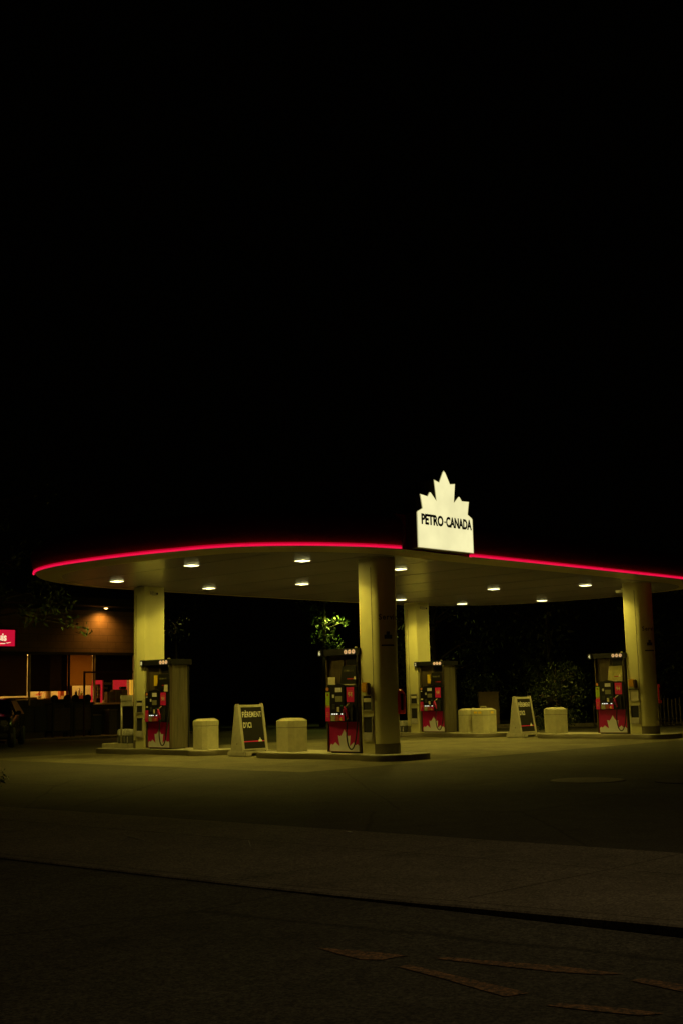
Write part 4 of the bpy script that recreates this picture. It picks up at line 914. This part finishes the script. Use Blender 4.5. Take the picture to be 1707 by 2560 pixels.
# the tree with the lamp in its crown, far off between the pumps
lt = thing('tree', (21.9, 22.2, 0), 'far tree with a tuft of leaves lit yellow green by a hidden lamp', 'tree', 'trees and shrubs behind the forecourt')
tbm = MB(); tbm.tube([(0.3, 0.8, 0), (0.3, 0.7, 3), (0.1, 0.3, 5.2), (0, 0.1, 7.5)], [0.16, 0.13, 0.08, 0.02], 8)
ltc = [((-0.35, 0.25, 5.28), 0.46), ((-0.05, -0.05, 5.40), 0.22), ((0.33, -0.42, 5.42), 0.34), ((0.62, -0.72, 5.30), 0.28), ((-0.05, 0.0, 4.75), 0.55), ((0.2, -0.2, 4.3), 0.6), ((-0.35, 0.35, 4.5), 0.5), ((0.25, -0.3, 3.95), 0.45),
       ((-0.6, 0.9, 6.2), 0.6), ((0.4, 0.6, 6.8), 0.7), ((0.2, 1.2, 5.8), 0.7)]
for c, r_ in ltc: tbm.tube([(0.1, 0.4, c[2] - 0.4), (c[0] * .6, c[1] * .6, c[2] - 0.1), c], [0.04, 0.025, 0.008], 5)
tbm.build('trunk', M_BARK, lt)
crown(np.random.RandomState(71), ltc, 380, 0.085, 1, 'crown', M_LF2, lt, None, droop=0.3)
lt2 = tree(15.6, 26.6, 7.6, 1.5, 'far tree with one tiny lit tuft, right of the left column', 77, M_LF, 0.6, 130, 0.10, 'trees and shrubs behind the forecourt')
def street_lamp(x, y, h, label, hx, hy, power, col, seen=0.0, size=140):
    t = thing('street_lamp', (x, y, 0), label, 'street lamp')
    MB().tube([(0, 0, 0), (0, 0, h - 0.5), (hx * 0.15, hy * 0.15, h - 0.1), (hx * 0.5, hy * 0.5, h + 0.1), (hx, hy, h + 0.1)], [0.09, 0.06, 0.05, 0.04, 0.035], 10).build('pole', M_BLACKM, t)
    MB().bbox((hx - 0.13, hy - 0.28, h), (hx + 0.13, hy + 0.28, h + 0.16), 0.04).build('lamp_head', M_BLACKM, t)
    MB().bbox((hx - 0.09, hy - 0.2, h - 0.03), (hx + 0.09, hy + 0.2, h - 0.002), 0.01).build('lens', emat('street_lens', col, 3.0), t)
    spot('lamp_light', (hx, hy, h - 0.12), (0, 0, -1), power, col, R(size), 0.6, 0.1, t)
    return t
def globe_lamp(x, y, h, label, power, col):
    t = thing('globe_lamp', (x, y, 0), label, 'lamp')
    MB().tube([(0.5, 0.6, 0), (0.5, 0.6, h - 0.2), (0.3, 0.35, h + 0.12), (-0.12, -0.12, h + 0.09)], 0.03, 8).build('pole', mat('pole_black', (0.004, 0.004, 0.004), 0.9), t)
    spot('lamp_light', (-0.12, -0.12, h - 0.02), (-0.2, -0.2, -1), power, col, R(165), 0.5, 0.05, t)
    MB().lathe([(0.09, 0.0), (0.11, -0.03), (0.06, -0.035)], 12, Matrix.Translation((-0.12, -0.12, h + 0.05))).build('lamp_head', M_BLACKM, t)
globe_lamp(22.33, 22.05, 5.75, 'distant lamp hidden in the lit tree crown', 300, (0.85, 1.0, 0.12))
globe_lamp(15.7, 26.2, 5.62, 'distant lamp hidden in the tree right of the left column', 5, (1.0, 0.85, 0.2))
street_lamp(-11.6, -19.2, 7.8, 'street lamp beside the road just off the right edge', -1.9, 1.5, P_STREET, (1.0, 0.72, 0.36), size=165)

# near tree at the left whose branches hang in front of the shop
nt_ = thing('street_tree', (-4.2, 12.6, 0), 'dark feathery tree overhanging from the left edge', 'tree')
rs = np.random.RandomState(9); tb = MB(); cs = []
tb.tube([(0, 0, 0), (0.1, 0, 2.0), (0.0, 0.1, 4.0), (0.3, -0.2, 6.5)], [0.22, 0.17, 0.13, 0.06], 10)
def P3(px, py, w_, u_, z_): return (w_, u_, z_)
for k in range(26):
    an = rs.uniform(0, 6.283); rr_ = rs.uniform(0.6, 3.6); zz = rs.uniform(4.0, 9.0) - 0.25 * rr_
    c = (rr_ * math.cos(an), rr_ * math.sin(an), zz); cs.append((c, rs.uniform(0.5, 0.95)))
    tb.tube([(0.05, 0, max(zz - 1.8, 2.5)), (c[0] * .5, c[1] * .5, zz - 0.3), c], [0.06, 0.035, 0.01], 6)
# drooping tips reaching right, in front of the shop wall (seen left of the left column)
for c, r_ in (((2.7, -3.4, 3.75), 0.30), ((2.35, -3.1, 3.95), 0.35), ((2.0, -3.0, 4.5), 0.55), ((1.5, -2.6, 4.2), 0.6), ((0.9, -1.8, 3.9), 0.6), ((0.7, -2.4, 3.3), 0.45), ((1.9, -2.7, 5.1), 0.6)):
    cs.append((c, r_)); tb.tube([(0.05, 0, 4.0), (c[0] * .5, c[1] * .5, c[2] + 0.5), c], [0.05, 0.03, 0.008], 6)
tb.build('trunk', M_BARK, nt_)
SL = (Vector((4.6, 24.0, 4.3)) - CAM).normalized()
cs = [(c, r_) for c, r_ in cs if ((Vector(c) + nt_.location - CAM) - SL * (Vector(c) + nt_.location - CAM).dot(SL)).length > r_ * 0.8 + 0.35]     # the crown is open where the shop sign shows
crown(rs, cs, 260, 0.075, 1, 'crown', M_LF2, nt_, None, droop=0.6, long=1.3)
# weed at the sidewalk's inner edge on the far left
wd_ = thing('weed_clump', (-10.1, -0.75, 0), 'small leafy weed at the left edge of the forecourt', 'plant')
crown(np.random.RandomState(4), [((0, 0.1, 0.15), 0.22), ((0.1, 0.3, 0.22), 0.28), ((-0.1, 0.5, 0.2), 0.25)], 900, 0.045, 1, 'leaves', M_LF2, wd_, None)
MB().tube([(0, 0.1, 0), (0, 0.1, 0.15)], 0.01, 5).build('stem', M_BARK, wd_)

# ---------------------------------------------------------------- picket fence, cabinet and low edging behind
fe = thing('picket_fence', (0, 0, 0), 'low wooden picket fence behind the pump numbered 4', 'fence')
pk = MB(); A, B = Vector((22.5, 7.0, 0)), Vector((28.5, -2.5, 0)); dd = B - A; npk = 70
for k in range(npk):
    p = A + dd * (k / npk); hh = 1.15 + 0.04 * math.sin(k * 2.1)
    pk.prism([(p.x - .005, p.y + .045), (p.x - .05, p.y - .04), (p.x - .03, p.y - .05), (p.x + .018, p.y + .035)], 0.08, hh)
pk.build('pickets', mat('fence_wood', (0.075, 0.055, 0.028), 0.85, var=0.3, vscale=4), fe)
rl = MB(); nrm = Vector((dd.y, -dd.x, 0)).normalized() * -0.05
for z_ in (0.3, 0.9): rl.tube([A + nrm * 1.2 + Vector((0, 0, z_)), B + nrm * 1.2 + Vector((0, 0, z_))], 0.03, 6)
rl.build('rails', MATS['fence_wood'], fe)
cb = thing('utility_cabinet', (22.0, 12.2, 0), 'plain brown utility cabinet behind the bin pair', 'cabinet', None, R(-46))
MB().bbox((-0.45, -0.3, 0.0), (0.45, 0.3, 1.55), 0.02).build('body', mat('cabinet_brown', (0.2, 0.14, 0.07), 0.6), cb)
MB().bbox((-0.48, -0.33, 1.551), (0.48, 0.33, 1.6), 0.01).build('lid', MATS['cabinet_brown'], cb)
MB().box((-0.42, -0.306, 0.1), (0.42, -0.3005, 1.45)).build('door', mat('cabinet_door', (0.22, 0.155, 0.08), 0.6), cb)
ke = MB(); A, B = Vector((20.6, 14.0, 0)), Vector((26.6, 2.0, 0)); t_ = (B - A).normalized(); n_ = Vector((-t_.y, t_.x, 0)) * 0.2; B = A + t_ * 26
ke.prism([tuple((A - n_)[:2]), tuple((B - n_)[:2]), tuple((B + n_)[:2]), tuple((A + n_)[:2])], 0.0, 0.16)
tag(ke.build('kerb_edging', M_KERB), kind='structure')

# ---------------------------------------------------------------- dark car nosing in at the left edge
def car(x, y, rz, label):
    t = thing('parked_car', (x, y, 0), label, 'car', None, rz)
    M_CAR = mat('car_paint_dark', (0.008, 0.008, 0.010), 0.25, 0.2)
    # front points to -y; stations along y: (y, halfwidth, z sill, z shoulder, z top, half width top)
    S = [(-2.32, 0.70, 0.42, 0.86, 0.90, 0.60), (-2.22, 0.86, 0.32, 1.00, 1.06, 0.74), (-1.9, 0.92, 0.30, 1.06, 1.14, 0.78), (-1.2, 0.94, 0.30, 1.10, 1.21, 0.78), (-0.9, 0.94, 0.30, 1.12, 1.26, 0.76), (-0.25, 0.94, 0.30, 1.14, 1.70, 0.62),
         (0.2, 0.94, 0.30, 1.14, 1.76, 0.62), (1.3, 0.94, 0.30, 1.14, 1.76, 0.62), (2.0, 0.93, 0.30, 1.12, 1.62, 0.60), (2.35, 0.90, 0.34, 1.08, 1.20, 0.66)]
    b = MB(); V = []
    for y_, hw, z0, z1, z2, ht in S: V += [(-hw * .94, y_, z0), (-hw, y_, (z0 + z1) / 2), (-hw * .97, y_, z1), (-ht, y_, z2 - 0.03), (-ht * .6, y_, z2), (ht * .6, y_, z2), (ht, y_, z2 - 0.03), (hw * .97, y_, z1), (hw, y_, (z0 + z1) / 2), (hw * .94, y_, z0)]
    n = 10; fs = [(i * n + k, i * n + (k + 1) % n, (i + 1) * n + (k + 1) % n, (i + 1) * n + k) for i in range(len(S) - 1) for k in range(n)] + [tuple(range(n)), tuple((len(S) - 1) * n + k for k in range(n))]
    b.add(V, fs, True); b.build('body', M_CAR, t)
    gl = MB(); gl.add([(-0.72, -0.93, 1.24), (0.72, -0.93, 1.24), (0.58, -0.30, 1.68), (-0.58, -0.30, 1.68)], [(0, 1, 2, 3)])
    gl.build('windscreen', M_BLACK, t)
    for s_ in (-1, 1):
        MB().add([(s_ * 0.925, -0.6, 1.16), (s_ * 0.925, 1.7, 1.16), (s_ * 0.66, 1.4, 1.66), (s_ * 0.66, -0.2, 1.66)], [(0, 1, 2, 3)]).build('side_window', M_BLACK, t)
        h = MB().bbox((s_ * 0.69 - 0.16, -2.335, 0.78), (s_ * 0.69 + 0.14, -2.18, 0.98), 0.05).build('headlight', mat('headlight_glass', (0.25, 0.25, 0.2), 0.15, 0.4), t)
        MB().bbox((s_ * 1.0 - 0.09, -0.75, 1.15), (s_ * 1.0 + 0.09, -0.62, 1.30), 0.03).build('mirror', M_CAR, t)
        for yy in (-1.45, 1.45):
            wl_ = MB().lathe([(0.24, -0.11), (0.33, -0.11), (0.36, -0.06), (0.36, 0.06), (0.33, 0.11), (0.24, 0.11)], 28, Matrix.Translation((s_ * 0.86, yy, 0.36)) @ Matrix.Rotation(R(90), 4, 'Y')).build('wheel', M_RUB, t)
            MB().lathe([(0.23, -0.112), (0.2, -0.12), (0.05, -0.10)], 20, Matrix.Translation((s_ * 0.86, yy, 0.36)) @ Matrix.Rotation(R(90 * -s_ * -1), 4, 'Y')).build('rim', M_STEELD, wl_)
    g = MB(); g.bbox((-0.45, -2.36, 0.66), (0.45, -2.30, 0.84), 0.02); g.build('grille', M_BLACKM, t)
    for z_ in (0.70, 0.76, 0.82): MB().bbox((-0.44, -2.375, z_), (0.44, -2.361, z_ + 0.012), 0.002).build('grille_bar', M_STEEL, t)
    MB().bbox((-0.82, -2.40, 0.36), (0.82, -2.28, 0.52), 0.03).build('bumper', M_BLACKM, t)
    MB().box((-0.26, -2.41, 0.40), (0.26, -2.402, 0.51)).build('number_plate', mat('plate_dull', (0.12, 0.12, 0.1), 0.5), t)
    return t
car(1.62, 19.75, R(-38), 'front of a dark parked car cut off by the left edge')
